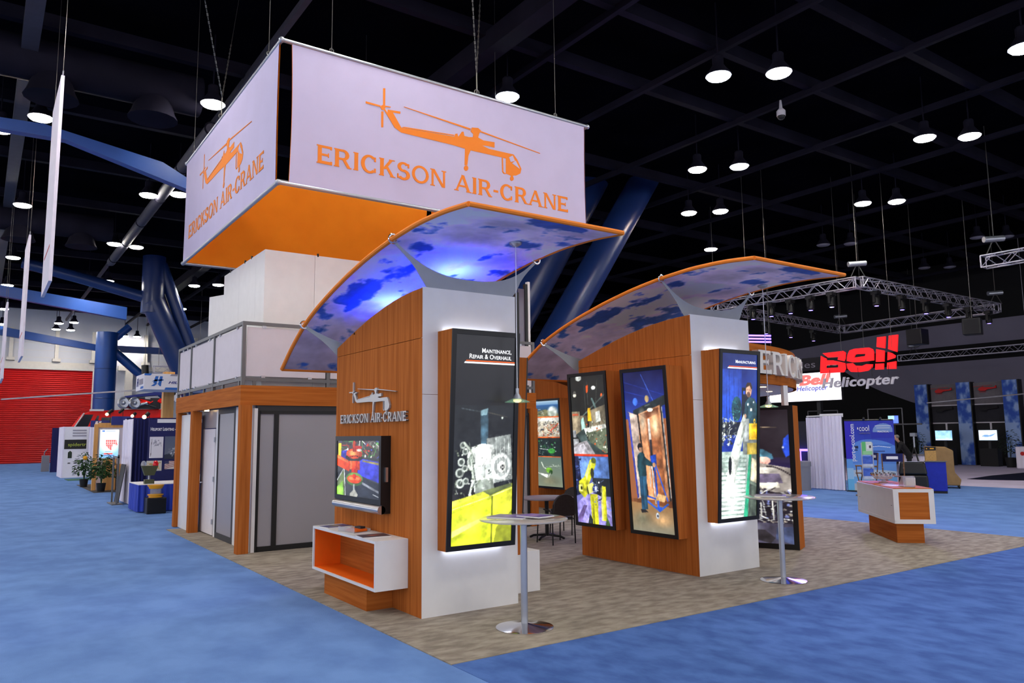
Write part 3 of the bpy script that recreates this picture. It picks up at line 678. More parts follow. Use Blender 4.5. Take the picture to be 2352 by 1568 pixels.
def tower(xl, yf, lab, flip=None, seam=True, glow=False):
    my = (lambda y: y) if flip is None else (lambda y: 2*flip-y)
    xr = xl+1.29; yb = yf+2.52
    t = thing('display_tower', lab, 'display tower', ((xl+xr)/2, my(yf+1.26), 0))
    def wall(x, th, name, m):
        pro = [(0,.01),(2.52,.01),(2.52,3.22)]+[(2.52-2.52*i/10, 3.22+.46*math.sin(math.pi/2*i/10)) for i in range(1, 11)]
        lo = [(0,.01),(2.52,.01),(2.52,3.097),(0,3.097)]; up = [(0,3.103),(2.52,3.103)]+pro[2:]
        f = frame((x, my(yf), 0), (0, 1 if flip is None else -1, 0), (0,0,1), (1,0,0))
        for q in ((lo, up) if seam else (pro,)):
            B().prism(q, f, 0, th).build(name, m, t)
    wall(xl, .03, 'side_panel', 'wood_v'); wall(xr-.03, .03, 'side_panel', 'wood_v')
    ya, yb_ = sorted((my(yf), my(yf+.03)))
    for z0, z1 in ((.01,2.455),(2.46,3.69)): B().box(xl+.003,xr+.003,ya-.004,yb_-.004,z0,z1).build('front_panel', 'white_lam', t)
    ya, yb_ = sorted((my(yb-.03), my(yb)))
    B().box(xl+.03,xr-.03,ya,yb_,.01,3.2).build('back_panel', 'wood_v', t)
    return t
tower(4.10, 7.69, 'left wood-sided display tower with white front, nearest the camera')
tower(8.345, 7.51, 'right wood-sided display tower with white front')
canopy(3.75, None, 'blue-lit sky print canopy with orange edge over the left tower')
canopy(8.02, None, 'sky print canopy with orange edge over the right tower')
tower(12.75, 5.75, 'wood display tower at the back of the stand, behind the meeting table', flip=12.0, seam=False)
canopy(12.4, 12.95, 'orange-topped canopy over the back tower', )
# blue uplights inside the left tower
for k, (x, y, z) in enumerate(((4.66,9.62,3.38),(4.98,8.42,3.62))):
    u = thing('uplight', ('blue uplight inside the rear top of the left tower','blue uplight inside the front top of the left tower')[k], 'lamp', (x,y,z), 0, 'blue uplights in the left tower', local=True)
    B().lathe([(.07,-.12),(.08,.0),(.06,.02)], (0,0,.12), 12).build('can', 'black', u, True)
    B().lathe([(.055,0),(.05,.004)], (0,0,.142), 12).build('lens', 'glow_blue', u)
    B().box(-.56,.5,-.02,.02,-.03,0).build('mount_bar', 'black', u)
# ---------------------------------------------------------------- lightboxes
def text_head(fr, lines, wd, ht, parent):
    pass
def lightbox(face, pl, a0, a1, z0, z1, pt, pb, pic, lab, title=None, glow=True, m=None, emitm=P_EMIT):
    """face 'x': on a wall at x=pl looking to -x ; 'y': on a wall at y=pl looking to -y; '+x' to +x.
       a0..a1: left to right as seen from the front; pt, pb: how far top and bottom stand out"""
    if face == 'x': P = lambda a, d, z: (pl-d, a, z)
    elif face == '+x': P = lambda a, d, z: (pl+d, a, z)
    else: P = lambda a, d, z: (a, pl-d, z)
    c0 = P((a0+a1)/2, 0, z0)
    t = thing('lightbox', lab, 'lightbox', c0)
    b = B().hexa([P(a0,0,z0),P(a1,0,z0),P(a1,pb,z0),P(a0,pb,z0)], [P(a0,0,z1),P(a1,0,z1),P(a1,pt,z1),P(a0,pt,z1)]); b.build('cabinet', 'wood_v', t)
    H = z1-z0; s = 1 if a1 > a0 else -1; fw_ = .055
    D = lambda z: pb+(pt-pb)*(z-z0)/H
    def Q(a, z, e): return P(a, D(z)+e, z)
    fb = B(); e1 = .02
    for (p, q, r, w) in ((a0,a1,z1-fw_,z1),(a0,a1,z0,z0+fw_),(a0,a0+s*fw_,z0+fw_,z1-fw_),(a1-s*fw_,a1,z0+fw_,z1-fw_)):
        fb.hexa([Q(p,r,0),Q(q,r,0),Q(q,r,e1),Q(p,r,e1)], [Q(p,w,0),Q(q,w,0),Q(q,w,e1),Q(p,w,e1)])
    fb.build('frame', 'black', t)
    A0, A1, Z0, Z1 = a0+s*fw_, a1-s*fw_, z0+fw_, z1-fw_
    print_mesh('print', pic, emitm, t, lambda u, v: Q(A0+(A1-A0)*u, Z1+(Z0-Z1)*v, .006))
    if title:
        o = Vector(Q(A0, Z0, .008)); U = Vector(Q(A1, Z0, .008))-o; Vv = Vector(Q(A0, Z1, .008))-o; ht = Vv.length; w = abs(A1-A0)
        f = frame(o, U, Vv, Vector(Q(A0,Z0,1))-Vector(Q(A0,Z0,0)))
        for k, (txt, yy_, hh, fit) in enumerate(title[0]): sans(txt, f, hh, 'letter_white', 'title', t, .003, w*title[1], yy_*ht, bold=.006, align='RIGHT', caps=True, fit=fit*w)
        xa_, xb_, y2, tilt = title[2]
        B().prism([(xa_*w,y2*ht),(xb_*w,y2*ht),(xb_*w,y2*ht+.012),(xa_*w+.01,y2*ht+.012)], f, .001, .003).build('stripe', 'letter_orange', t)
        B().prism([(xa_*w-.02,y2*ht-.024),(xb_*w,y2*ht-.024),(xb_*w,y2*ht-.006),(xa_*w-.01,y2*ht-.006)], f, .001, .003).build('stripe', 'letter_white', t)
    if glow:
        for z, dz in ((z1+.004,.012),(z0-.016,.012)):
            p, q = P(a0+s*.07,.015,z), P(a1-s*.07,.05,z+dz); lo = [min(p[i],q[i]) for i in range(3)]; hi = [max(p[i],q[i]) for i in range(3)]
            B().box(lo[0],hi[0],lo[1],hi[1],lo[2],hi[2]).build('led_strip', 'glow_led', t)
    return t
# ================================================================ the printed pictures (flat photographs on the lightboxes and screens)
def pic_gearbox():
    p = Pic(120, 362, (22,22,26), .45); p.noise(4, 10, 3)
    p.put((p.y > .34)&(p.y < .74), (26,30,34), .6); p.noise(9, 26, 8, 0, .40, 1, .74)
    p.line([(.12,.355),(.42,.37)], .012, (70,80,86)); p.line([(.50,.37),(.88,.395)], .010, (74,70,60)); p.ell(.80,.40,.02,.005,(190,200,190))
    p.poly([(.43,.37),(.56,.36),(.57,.53),(.45,.53)], (58,84,100)); p.poly([(.43,.365),(.56,.352),(.54,.385),(.44,.39)], (110,140,150))
    p.poly([(.54,.50),(.95,.48),(1,.70),(.6,.72)], (120,126,124)); p.noise(22, 80, 4, .54, .48, 1, .72)
    for k in range(6): p.line([(.56+.07*k,.50),(.58+.07*k,.60)], .012, (170,178,174))
    p.poly([(.30,.54),(.66,.53),(.70,.66),(.68,.745),(.36,.755),(.33,.64)], (205,212,208))
    p.poly([(.30,.54),(.50,.525),(.64,.53),(.60,.56),(.34,.565)], (232,236,232)); p.poly([(.36,.70),(.66,.69),(.70,.75),(.38,.765)], (150,160,150))
    p.ell(.42,.61,.07,.03,(176,186,182)); p.line([(.33,.56),(.36,.72)], .02, (150,158,156)); p.line([(.52,.56),(.53,.74)], .012, (170,176,172))
    p.ell(.79,.635,.17,.066,(196,202,200)); p.ell(.80,.637,.12,.047,(158,166,164)); p.ell(.81,.638,.07,.027,(205,208,200)); p.ell(.82,.640,.035,.014,(30,30,30))
    for a in range(14): p.ell(.79+.145*math.cos(a*.449), .635+.057*math.sin(a*.449), .012, .005, (240,242,238))
    for (x, y, r) in ((.16,.53,.05),(.2,.56,.05),(.14,.61,.06),(.12,.66,.07),(.2,.64,.05),(.13,.71,.07),(.22,.70,.05)):
        p.ell(x, y, r, r*.33, (168,176,170)); p.ell(x, y, r*.55, r*.2, (70,78,74))
    p.ell(.49,.555,.15,.03,(238,242,238)); p.rect(.44,.53,.56,.545,(250,250,246)); p.poly([(.36,.58),(.62,.57),(.64,.62),(.38,.63)],(246,248,244)); p.ell(.30,.60,.07,.05,(206,214,206)); p.ell(.30,.60,.04,.03,(120,130,122))
    for k in range(9): p.line([(.62+.035*k,.585),(.66+.03*k,.69)], .008, (226,230,226))
    p.speck(50, [(250,250,246),(236,240,232),(90,98,92)], .30, .54, .97, .72, 31, .012)
    p.line([(.18,.52),(.30,.56),(.34,.70),(.28,.77)], .035, (182,192,180)); p.line([(.26,.52),(.40,.73)], .014, (80,88,80)); p.speck(60, [(220,228,220),(60,66,60),(130,140,120),(235,240,230)], .05, .53, .62, .77, 5, .02)
    p.poly([(-.1,.80),(.62,.745),(1.1,.715),(1.1,1.1),(-.1,1.1)], (206,216,44)); p.poly([(-.1,.80),(.40,.762),(.95,.72),(.66,.755),(-.1,.83)], (226,232,70))
    p.poly([(.50,.752),(.98,.718),(1,.735),(.62,.775)], (90,100,60)); p.noise(5, 70, 12, 0, .76, 1, 1)
    p.poly([(-.1,.835),(.66,.775),(.67,1.1),(-.1,1.1)], (196,208,34), .45); p.poly([(.67,.775),(1.1,.73),(1.1,1.1),(.67,1.1)], (226,224,60), .55)
    p.line([(0,.832),(.66,.776),(1,.742)], .012, (240,244,150)); p.line([(.665,.78),(.66,1)], .022, (96,104,20))
    for k in range(26): p.ell(.02+.025*k, .845-.0019*k*1.2, .006, .002, (120,126,20))
    p.poly([(.02,.93),(.64,.86),(.64,.875),(.02,.96)], (240,244,140), .6); p.ell(.3,.90,.35,.06,(236,240,110),.5,.9); p.poly([(.74,.93),(1,.85),(1,1),(.7,1)], (60,70,16), .5)
    return p.soften(1)
def pic_manufacture():
    p = Pic(112, 340, (26,52,150), .45); p.grad(0, .45, (20,36,96), (34,74,190)); p.noise(3, 60, 9); p.put((p.x<.55)&(p.y>.1)&(p.y<.45), (40,90,220), .35)
    for x in (.12,.2,.33,.45): p.line([(x,.06),(x+.03,.44)], .012, (24,44,120))
    p.rect(.56,.21,.82,.42,(16,20,36)); p.rect(.60,.23,.66,.25,(40,70,170)); p.ell(.42,.34,.14,.075,(22,60,74)); p.ell(.40,.29,.05,.02,(40,96,108)); p.speck(30, [(30,80,90),(60,130,130),(14,30,44)], .25, .27, .55, .42, 3, .02); p.rect(0,.42,.6,.5,(18,24,44))
    # worker
    p.poly([(.66,.30),(.78,.265),(.92,.275),(1.0,.31),(1,.50),(.68,.50),(.62,.42)], (36,66,78)); p.poly([(.62,.40),(.69,.31),(.76,.33),(.72,.44),(.66,.46)], (30,56,68))
    p.ell(.76,.225,.085,.042,(196,146,120)); p.poly([(.67,.20),(.72,.175),(.82,.178),(.86,.205),(.84,.22),(.78,.195),(.68,.21)], (52,36,30)); p.ell(.75,.25,.05,.017,(104,74,62)); p.line([(.71,.222),(.75,.222)],.008,(70,44,40)); p.line([(.78,.222),(.82,.224)],.008,(70,44,40)); p.line([(.765,.222),(.755,.236)],.008,(160,110,90))
    p.ell(.74,.312,.03,.008,(210,220,220)); p.ell(.90,.298,.02,.006,(210,220,220)); p.rect(.80,.335,.86,.352,(226,226,214)); p.ell(.665,.385,.035,.014,(206,160,130))
    # blade, rollers and bench
    p.poly([(0,.60),(1,.60),(1,1.1),(0,1.1)], (150,168,160)); p.noise(8, 60, 4, 0, .55, 1, 1); p.rect(.6,.50,1,.62,(110,116,112)); p.rect(.62,.40,.78,.54,(150,156,156)); p.rect(.78,.43,1,.53,(240,186,20)); p.rect(.8,.43,.84,.53,(250,214,80)); p.ell(.93,.415,.03,.014,(236,190,40)); p.ell(.93,.417,.014,.007,(30,40,70))
    p.rect(.78,.62,1,.66,(120,140,130)); p.rect(.72,.55,1,.62,(150,130,50))
    p.speck(80, [(190,196,190),(90,96,92),(226,230,224),(40,44,44)], 0, .40, .42, .56, 7, .03)
    for k in range(16):
        y = .62+.026*k; p.poly([(0,y),(.70-.005*k,y+.004),(.70-.005*k,y+.018),(0,y+.014)], (222,234,226) if k > 3 else (170,186,178)); p.line([(0,y+.019),(.7,y+.022)], .012, (120,140,130))
    p.poly([(.62,.37),(.70,.42),(.50,.64),(.36,.82),(.12,.82),(.22,.66),(.42,.50)], (226,232,222)); p.poly([(.66,.40),(.70,.42),(.50,.64),(.38,.80),(.34,.80),(.5,.56)], (176,184,176)); p.ell(.25,.685,.045,.055,(24,26,28))
    p.ell(.25,.86,.34,.11,(246,252,246),.8,.7)
    p.poly([(.78,.62),(.84,.62),(.74,1.05),(.62,1.05)], (40,140,104)); p.poly([(.84,.62),(1,.62),(1,1.05),(.74,1.05)], (92,104,92)); p.poly([(.86,.64),(1,.66),(1,.80),(.82,.78)], (190,180,150)); p.poly([(.80,.80),(1,.82),(1,1.05),(.76,1.05)], (66,76,66))
    return p.soften(1)
def pic_worker_lift():
    p = Pic(120, 324, (160,96,60), .45); p.grad(0, .30, (14,22,76), (26,54,160)); p.noise(3, 50, 2, 0, 0, 1, .3)
    for k in range(4): p.line([(0,.06+.06*k),(1,.16+.04*k)], .01, (40,70,190), .6)
    p.line([(.45,.02),(.75,.22)], .012, (70,110,220)); p.poly([(.2,.245),(1,.155),(1,.215),(.3,.275),(.2,.28)], (34,44,48)); p.ell(.56,.175,.05,.022,(190,160,110)); p.ell(.27,.19,.06,.025,(60,110,230)); p.line([(.5,.22),(.62,.21)],.02,(80,90,90))
    p.poly([(.3,.27),(.88,.215),(.92,.82),(.34,.80)], (206,140,96)); p.poly([(.36,.27),(.82,.23),(.80,.27),(.5,.30)], (120,66,40)); p.poly([(.5,.30),(.82,.27),(.86,.80),(.56,.78)], (176,104,62)); p.ell(.72,.34,.16,.10,(255,226,180),.9,.9); p.ell(.42,.32,.12,.10,(255,236,206),.9,.9); p.ell(.62,.245,.07,.012,(255,250,230))
    p.poly([(.05,.25),(.30,.275),(.34,.78),(.16,.80)], (196,174,160)); p.poly([(.05,.25),(.10,.26),(.2,.79),(.16,.80)], (60,70,170)); p.line([(.31,.27),(.42,.78)], .035, (30,26,26)); p.line([(.88,.2),(.95,.80)], .05, (40,40,42)); p.line([(.90,.23),(.97,.78)], .015, (200,200,196))
    p.grad(.80, 1, (168,118,70), (140,136,116)); p.poly([(0,.80),(1,.80),(1,.84),(0,.82)], (120,70,40)); p.ell(.75,.92,.3,.05,(206,160,110),.7,.9); p.ell(.25,.92,.25,.06,(120,130,110),.6,.9); p.noise(10, 26, 5, 0, .80, 1, 1)
    # lift mast and legs
    p.rect(.54,.30,.60,.44,(236,226,214)); p.rect(.55,.43,.61,.62,(46,40,44)); p.line([(.56,.55),(.60,.82)], .03, (190,190,190)); p.line([(.50,.72),(.52,.60)], .02,(180,180,180))
    p.line([(.62,.53),(.66,.86)], .045, (36,80,190)); p.line([(.62,.55),(.88,.80)], .028, (40,84,190)); p.line([(.34,.80),(.68,.865),(.88,.82)], .035, (52,100,210)); p.line([(.42,.78),(.7,.80)],.03,(40,84,190)); p.poly([(.54,.53),(.68,.52),(.68,.58),(.56,.59)], (30,70,180)); p.poly([(.62,.84),(.74,.84),(.68,.87)],(30,80,200)); p.ell(.62,.895,.04,.018,(190,200,210)); p.ell(.62,.897,.02,.008,(60,60,70))
    p.poly([(.66,.76),(.86,.77),(.80,.81),(.60,.80)], (236,190,130))
    # worker
    p.ell(.31,.475,.06,.024,(30,26,28)); p.ell(.325,.488,.045,.022,(190,140,110)); p.poly([(.24,.468),(.36,.462),(.38,.475),(.26,.482)], (20,18,20))
    p.poly([(.23,.53),(.30,.508),(.40,.515),(.43,.56),(.42,.66),(.24,.67),(.21,.60)], (28,62,72)); p.poly([(.38,.52),(.44,.545),(.60,.575),(.60,.595),(.44,.59),(.36,.57)], (30,66,76)); p.ell(.62,.585,.04,.014,(206,150,110))
    p.poly([(.24,.66),(.42,.655),(.40,.80),(.40,.86),(.30,.865),(.28,.80),(.30,.72)], (40,86,116)); p.poly([(.24,.66),(.33,.66),(.32,.87),(.25,.87)], (30,70,98)); p.poly([(.22,.865),(.34,.865),(.40,.878),(.24,.886)], (26,26,30))
    return p.soften(1)
def pic_assembly_robot():
    p = Pic(112, 340, (30,32,30), .45); p.noise(4, 24, 6)
    p.ell(.26,.012,.09,.02,(246,250,244)); p.ell(.68,.085,.06,.013,(240,244,236)); p.ell(.12,.13,.05,.012,(250,246,226)); p.poly([(.06,.12),(.1,.10),(.15,.10),(.18,.12)], (70,70,66))
    for x0_, y0_, x1_, y1_ in ((.5,.04,.5,.2),(.42,.06,.42,.25),(.8,.03,.72,.2)): p.line([(x0_,y0_),(x1_,y1_)], .012, (70,74,70))
    p.poly([(.46,.07),(.54,.06),(.52,.11),(.47,.12)], (220,84,30)); p.ell(.90,.14,.03,.014,(220,90,40)); p.line([(.2,.30),(1,.13)], .03, (80,92,88)); p.line([(.62,.16),(.74,.24)], .05, (96,122,120))
    p.rect(0,.24,.24,.40,(150,136,110)); p.rect(.02,.255,.2,.27,(190,90,60)); p.rect(.25,.27,.45,.38,(130,116,92)); p.poly([(.5,.24),(1,.20),(1,.36),(.5,.38)], (120,110,90)); p.poly([(.48,.22),(.56,.22),(.58,.31),(.46,.31)], (240,180,30)); p.poly([(.70,.25),(.82,.24),(.84,.31),(.70,.32)], (236,238,230))
    p.poly([(.26,.30),(.34,.28),(.38,.34),(.4,.46),(.28,.46)], (150,190,180)); p.poly([(.30,.36),(.38,.36),(.40,.46),(.32,.47)], (40,130,130)); p.poly([(.30,.36),(.95,.33),(1,.36),(.4,.40)], (220,222,212)); p.poly([(.4,.39),(1,.355),(1,.52),(.62,.54)], (110,120,96)); p.speck(70, [(210,210,190),(60,70,56),(150,160,130),(230,90,40),(90,100,84)], .42, .30, 1, .53, 11, .022)
    p.poly([(.1,.40),(.34,.36),(.44,.44),(1,.54),(1,.56),(.5,.55)], (64,80,78)); p.rect(0,.37,.1,.42,(150,152,156)); p.rect(0,.43,.16,.47,(170,172,176)); p.poly([(0,.47),(.40,.44),(.7,.56),(0,.56)], (150,146,150)); p.poly([(0,.49),(.3,.46),(.5,.54),(0,.54)], (186,182,190))
    p.rect(0,.533,1,.546,(222,62,28))
    y0_ = .546; p.grad(y0_, 1, (60,80,150), (150,140,210)); p.poly([(.06,.55),(.5,.55),(.5,.68),(.1,.76)], (112,150,220)); p.poly([(.46,.55),(1,.55),(1,.69),(.5,.70)], (86,120,186)); p.rect(.5,.69,1,.81,(28,36,44)); p.poly([(0,.55),(.12,.55),(.2,.80),(0,.82)], (30,36,70)); p.speck(22,[(20,24,44),(70,90,160)],0,.56,.2,.8,4,.03)
    p.poly([(0,.87),(.4,.78),(1,.84),(1,1.1),(0,1.1)], (150,140,214)); p.poly([(.7,.82),(1,.85),(1,.95),(.75,.90)], (176,166,232)); p.poly([(.0,.97),(.2,.88),(.3,.88),(.1,1.0)], (110,90,150)); p.line([(.6,.86),(1,.90)], .02, (100,120,200))
    yl = (206,204,40); yh = (240,238,120); yd = (150,150,24)
    p.poly([(.46,.57),(.60,.56),(.62,.60),(.36,.75),(.24,.70)], yl); p.poly([(.46,.58),(.52,.58),(.30,.73),(.22,.72)], yh); p.ell(.56,.575,.07,.02,(90,100,40))
    p.poly([(.10,.72),(.30,.68),(.40,.78),(.24,.83),(.08,.79)], yl); p.poly([(.08,.745),(.20,.735),(.20,.79),(.08,.785)], yh); p.ell(.36,.775,.045,.03,(60,64,30)); p.ell(.16,.765,.03,.012,(40,44,20))
    p.ell(.50,.66,.05,.035,(46,48,34)); p.poly([(.34,.74),(.52,.72),(.56,.78),(.38,.80)], yh); p.ell(.56,.765,.08,.028,(40,52,110)); p.ell(.58,.765,.035,.02,(206,214,240)); p.ell(.52,.86,.06,.03,(50,80,150)); p.ell(.50,.87,.03,.016,(190,200,230))
    p.poly([(.40,.80),(.62,.80),(.60,1.02),(.42,1.02)], yl); p.poly([(.44,.82),(.50,.82),(.50,1.0),(.45,1.0)], yd); p.poly([(.72,.74),(.86,.745),(.84,.97),(.70,.97)], yl); p.poly([(.72,.745),(.77,.745),(.75,.97),(.70,.97)], yh)
    p.line([(.66,.70),(.74,.73),(.72,.83),(.60,.84)], .02, (40,44,60)); p.speck(26, [(230,234,240),(40,44,60),(120,140,200)], .5, .70, .78, .90, 9, .02); p.poly([(.30,1.0),(.36,.93),(.44,.97),(.44,1.02)], (30,40,44)); p.poly([(.78,1.02),(.84,.94),(.92,.99),(.92,1.02)], (70,100,50))
    return p.soften(1)
def pic_four():
    p = Pic(72, 228, (40,50,50), .45)
    p.grad(0, .09, (170,196,214), (36,96,160)); p.grad(.05, .185, (40,90,150), (60,74,60)); p.poly([(0,.13),(.5,.10),(1,.16),(1,.19),(0,.19)], (110,110,80)); p.ell(.76,.13,.22,.075,(222,226,220),.9,.4); p.ell(.72,.16,.18,.05,(160,176,160),.7,.5); p.speck(18, [(220,224,210),(50,60,50)], .05, .09, .42, .16, 3, .03)
    p.rect(0,.185,1,.42,(176,168,150)); p.noise(6, 110, 7, 0, .185, 1, .42); p.rect(0,.19,1,.24,(206,204,194)); p.speck(90, [(90,80,70),(226,222,210),(190,120,60),(60,64,70),(236,232,224),(150,60,40)], 0, .25, 1, .41, 5, .035); p.line([(.64,.35),(.95,.27)], .03, (200,60,40))
    p.rect(0,.43,1,.645,(22,34,34)); p.speck(40, [(60,150,70),(180,200,190),(90,120,110),(14,22,22)], .12, .46, .8, .63, 8, .03); p.ell(.64,.585,.14,.03,(60,150,60)); p.line([(.18,.56),(.5,.57)], .025, (190,200,196))
    p.grad(.66, 1, (96,116,106), (128,136,114)); p.ell(.5,.93,.5,.07,(120,110,80),.5,.8); p.poly([(0,.84),(.42,.90),(.46,.86)], (236,240,232)); p.line([(.22,.72),(.30,.78),(.44,.80)], .03, (230,240,220)); p.ell(.50,.81,.12,.03,(120,180,50)); p.ell(.56,.83,.07,.025,(40,70,30)); p.line([(.46,.89),(.55,.84)], .02, (230,236,220)); p.line([(.40,.77),(.94,.755)], .012, (190,200,180)); p.speck(10, [(226,236,220)], .6, .74, .92, .78, 4, .012)
    for y in (.186,.423,.648): p.rect(0, y, 1, y+.011, (232,92,24))
    return p.soften(1)
def pic_engine():
    p = Pic(130, 272, (38,32,40), .45); p.noise(3, 30, 6); p.grad(.36, .48, (40,34,60), (46,36,90)); p.noise(4, 30, 2, 0, 0, 1, .5); p.ell(.60,.10,.035,.014,(255,220,170),1,.5); p.line([(.62,.13),(.85,.135)], .012, (120,104,84)); p.line([(.55,.12),(.7,.15)], .01, (60,50,44))
    p.poly([(.40,.30),(.54,.285),(.68,.30),(.78,.335),(.80,.37),(.72,.385),(.62,.355),(.42,.35)], (70,118,140)); p.line([(.58,.30),(.66,.36)], .03, (100,150,166)); p.ell(.68,.385,.085,.03,(224,176,160)); p.line([(.66,.40),(.65,.415)], .02, (196,136,120)); p.line([(.70,.40),(.70,.42)], .02, (196,136,120))
    p.poly([(.93,.22),(1,.18),(1,.34),(.95,.36),(.91,.30)], (40,76,200)); p.ell(.92,.285,.012,.008,(220,226,250))
    p.poly([(.36,.42),(.60,.40),(.86,.425),(1,.44),(1,.62),(.8,.62),(.5,.58),(.36,.52)], (168,158,150)); p.poly([(.40,.44),(.80,.43),(.84,.47),(.5,.49)], (226,218,206)); p.poly([(.5,.49),(.86,.48),(.90,.55),(.6,.57)], (116,104,132)); p.poly([(.56,.555),(.84,.545),(.86,.585),(.66,.60)], (232,224,206)); p.noise(5, 50, 4, .36, .40, 1, .62)
    for k in range(12): a = .45+k*.017; p.ell(.72+.024*k, .428+.00035*k*k*1.4, .012, .006, (40,34,40))
    p.poly([(.36,.53),(.52,.56),(.60,.63),(.58,.68),(.36,.66)], (186,150,110)); p.ell(.44,.60,.05,.015,(60,60,100))
    p.rect(.36,.67,1,.86,(36,32,44)); p.speck(150, [(210,210,206),(90,86,100),(30,26,36),(150,140,130),(120,130,190),(236,236,232),(60,56,70)], .36, .60, 1, .86, 15, .026)
    for q in ([(.56,.68),(.66,.62),(.72,.60)],[(.62,.70),(.62,.80),(.70,.82)],[(.76,.66),(.77,.82)],[(.45,.78),(.62,.79)]): p.line(q, .016, (226,224,216))
    p.rect(.36,.85,1,1,(70,66,84)); p.poly([(.36,.87),(.62,.86),(.64,.93),(.36,.92)], (96,94,112)); p.poly([(.40,.90),(.66,.90),(.78,.96),(.72,1),(.52,.97),(.40,.94)], (44,40,46)); p.poly([(.80,.88),(1,.87),(1,1),(.78,.97)], (66,76,110)); p.noise(8, 20, 9, .36, .85, 1, 1)
    p.poly([(0,0),(.36,0),(.36,1),(0,1)], (34,30,40)); p.noise(5, 40, 3, 0, .3, .36, 1)
    return p.soften(1)
def pic_hub():
    p = Pic(150, 150, (60,64,70), .45); p.noise(5, 40, 3); p.rect(0,0,1,.3,(70,66,66)); p.speck(70, [(40,90,50),(200,60,50),(220,220,214),(30,30,34),(120,116,110),(90,150,80),(60,70,160)], .05, .0, 1, .28, 6, .035)
    p.poly([(.55,.32),(1,.36),(1,.72),(.5,.6)], (60,66,206)); p.poly([(.08,.20),(.24,.17),(.26,.34),(.1,.34)], (60,60,190)); p.poly([(.62,.34),(1,.38),(1,.42),(.62,.37)], (150,140,90)); p.poly([(.5,.62),(1,.74),(1,1),(.4,1)], (40,44,54)); p.poly([(.6,.72),(1,.86),(1,.9),(.62,.77)], (120,124,134)); p.line([(.86,.92),(1,.96)], .012, (190,196,204))
    p.poly([(0,.6),(.2,.5),(.24,1),(0,1)], (36,40,48)); p.poly([(.02,.72),(.17,.52),(.22,1),(.0,1)], (96,112,72)); p.line([(0,.74),(.18,.5),(.22,1)], .02, (206,210,214)); p.poly([(0,.86),(.15,.74),(.18,1),(0,1)], (140,200,70)); p.rect(.03,.05,.1,.3,(230,200,40))
    og, oh, od = (244,74,26), (255,128,72), (176,36,16)
    p.poly([(0,.26),(.28,.36),(.34,.46),(.30,.56),(.0,.46)], og); p.poly([(0,.27),(.28,.37),(.28,.41),(0,.32)], oh)
    p.ell(.42,.23,.19,.085,og); p.ell(.42,.30,.21,.07,(40,42,44)); p.ell(.42,.25,.19,.075,og); p.ell(.40,.225,.14,.045,oh); p.rect(.39,.03,.47,.2,od); p.rect(.40,.0,.44,.12,og); p.ell(.52,.12,.09,.03,(214,40,30)); p.ell(.54,.17,.06,.025,(226,222,214))
    p.rect(.30,.37,.56,.52,og); p.rect(.33,.37,.38,.52,oh); p.rect(.46,.36,.5,.54,od); p.rect(.36,.50,.50,.66,(200,40,18)); p.ell(.43,.68,.20,.11,(106,150,70)); p.ell(.43,.72,.19,.09,(60,90,50)); p.ell(.43,.69,.17,.075,og); p.ell(.36,.68,.07,.03,oh); p.ell(.50,.68,.07,.03,oh); p.rect(.40,.60,.47,.68,od); p.rect(.41,.78,.45,1,(190,196,200)); p.poly([(.33,.95),(.44,.86),(.52,.96),(.5,1),(.33,1)],(206,206,196))
    for k in range(9): p.ell(.26+.04*k, .285+.012*math.sin(k), .014, .012, (20,20,22))
    return p.soften(1)
HD = ([('Maintenance,', .916, .055, .50), ('Repair & Overhaul', .886, .055, .71)], .93, (.16, .99, .872, 0))
lightbox('y', 7.684, 4.30, 5.22, .722, 3.182, .325, .175, pic_gearbox(), 'lit picture box of a silver gearbox on yellow, titled Maintenance, Repair & Overhaul', HD, emitm=P_EMIT2)
HD2 = ([('Manufacturing', .942, .048, .57)], .95, (.18, .99, .918, 0))
lightbox('y', 7.504, 8.545, 9.43, .735, 3.17, .335, .178, pic_manufacture(), 'lit picture box titled Manufacturing on the white front of the right tower', HD2, emitm=P_EMIT2)
lightbox('x', 8.345, 9.90, 8.955, .52, 2.97, .345, .215, pic_assembly_robot(), 'lit picture box with an assembly line above a yellow robot arm', glow=False)
lightbox('x', 8.345, 8.65, 7.702, .51, 2.955, .325, .18, pic_worker_lift(), 'lit picture box of a worker beside a blue lifting frame', glow=False)
lightbox('x', 12.75, 16.95, 15.72, .56, 2.92, .34, .21, pic_four(), 'lit picture box of four stacked photos behind the meeting table', glow=False)
lightbox('+x', 5.396, 7.93, 8.88, .52, 2.97, .345, .215, pic_four(), 'wood picture box seen edge-on on the right side of the left tower', glow=False)
# big free-standing engine lightbox, turned
t = thing('engine_lightbox', 'big freestanding picture box of an aircraft engine with wood edge', 'lightbox', (11.48,8.1,0), math.atan2(8.704-8.1, 11.202-11.48))
W_, H_ = 1.55, 2.44
B().box(0,W_,-.45,0,.012,H_).build('cabinet', 'wood_v', t)
B().box(0,W_,0,.02,.012,.1).box(0,W_,0,.02,H_-.07,H_).box(0,.085,0,.02,.1,H_-.07).box(W_-.085,W_,0,.02,.1,H_-.07).build('frame', 'black', t)
print_mesh('print', pic_engine(), P_EMIT, t, lambda u, v: (W_-.085-(W_-.17)*u, .006, H_-.07-(H_-.17)*v))
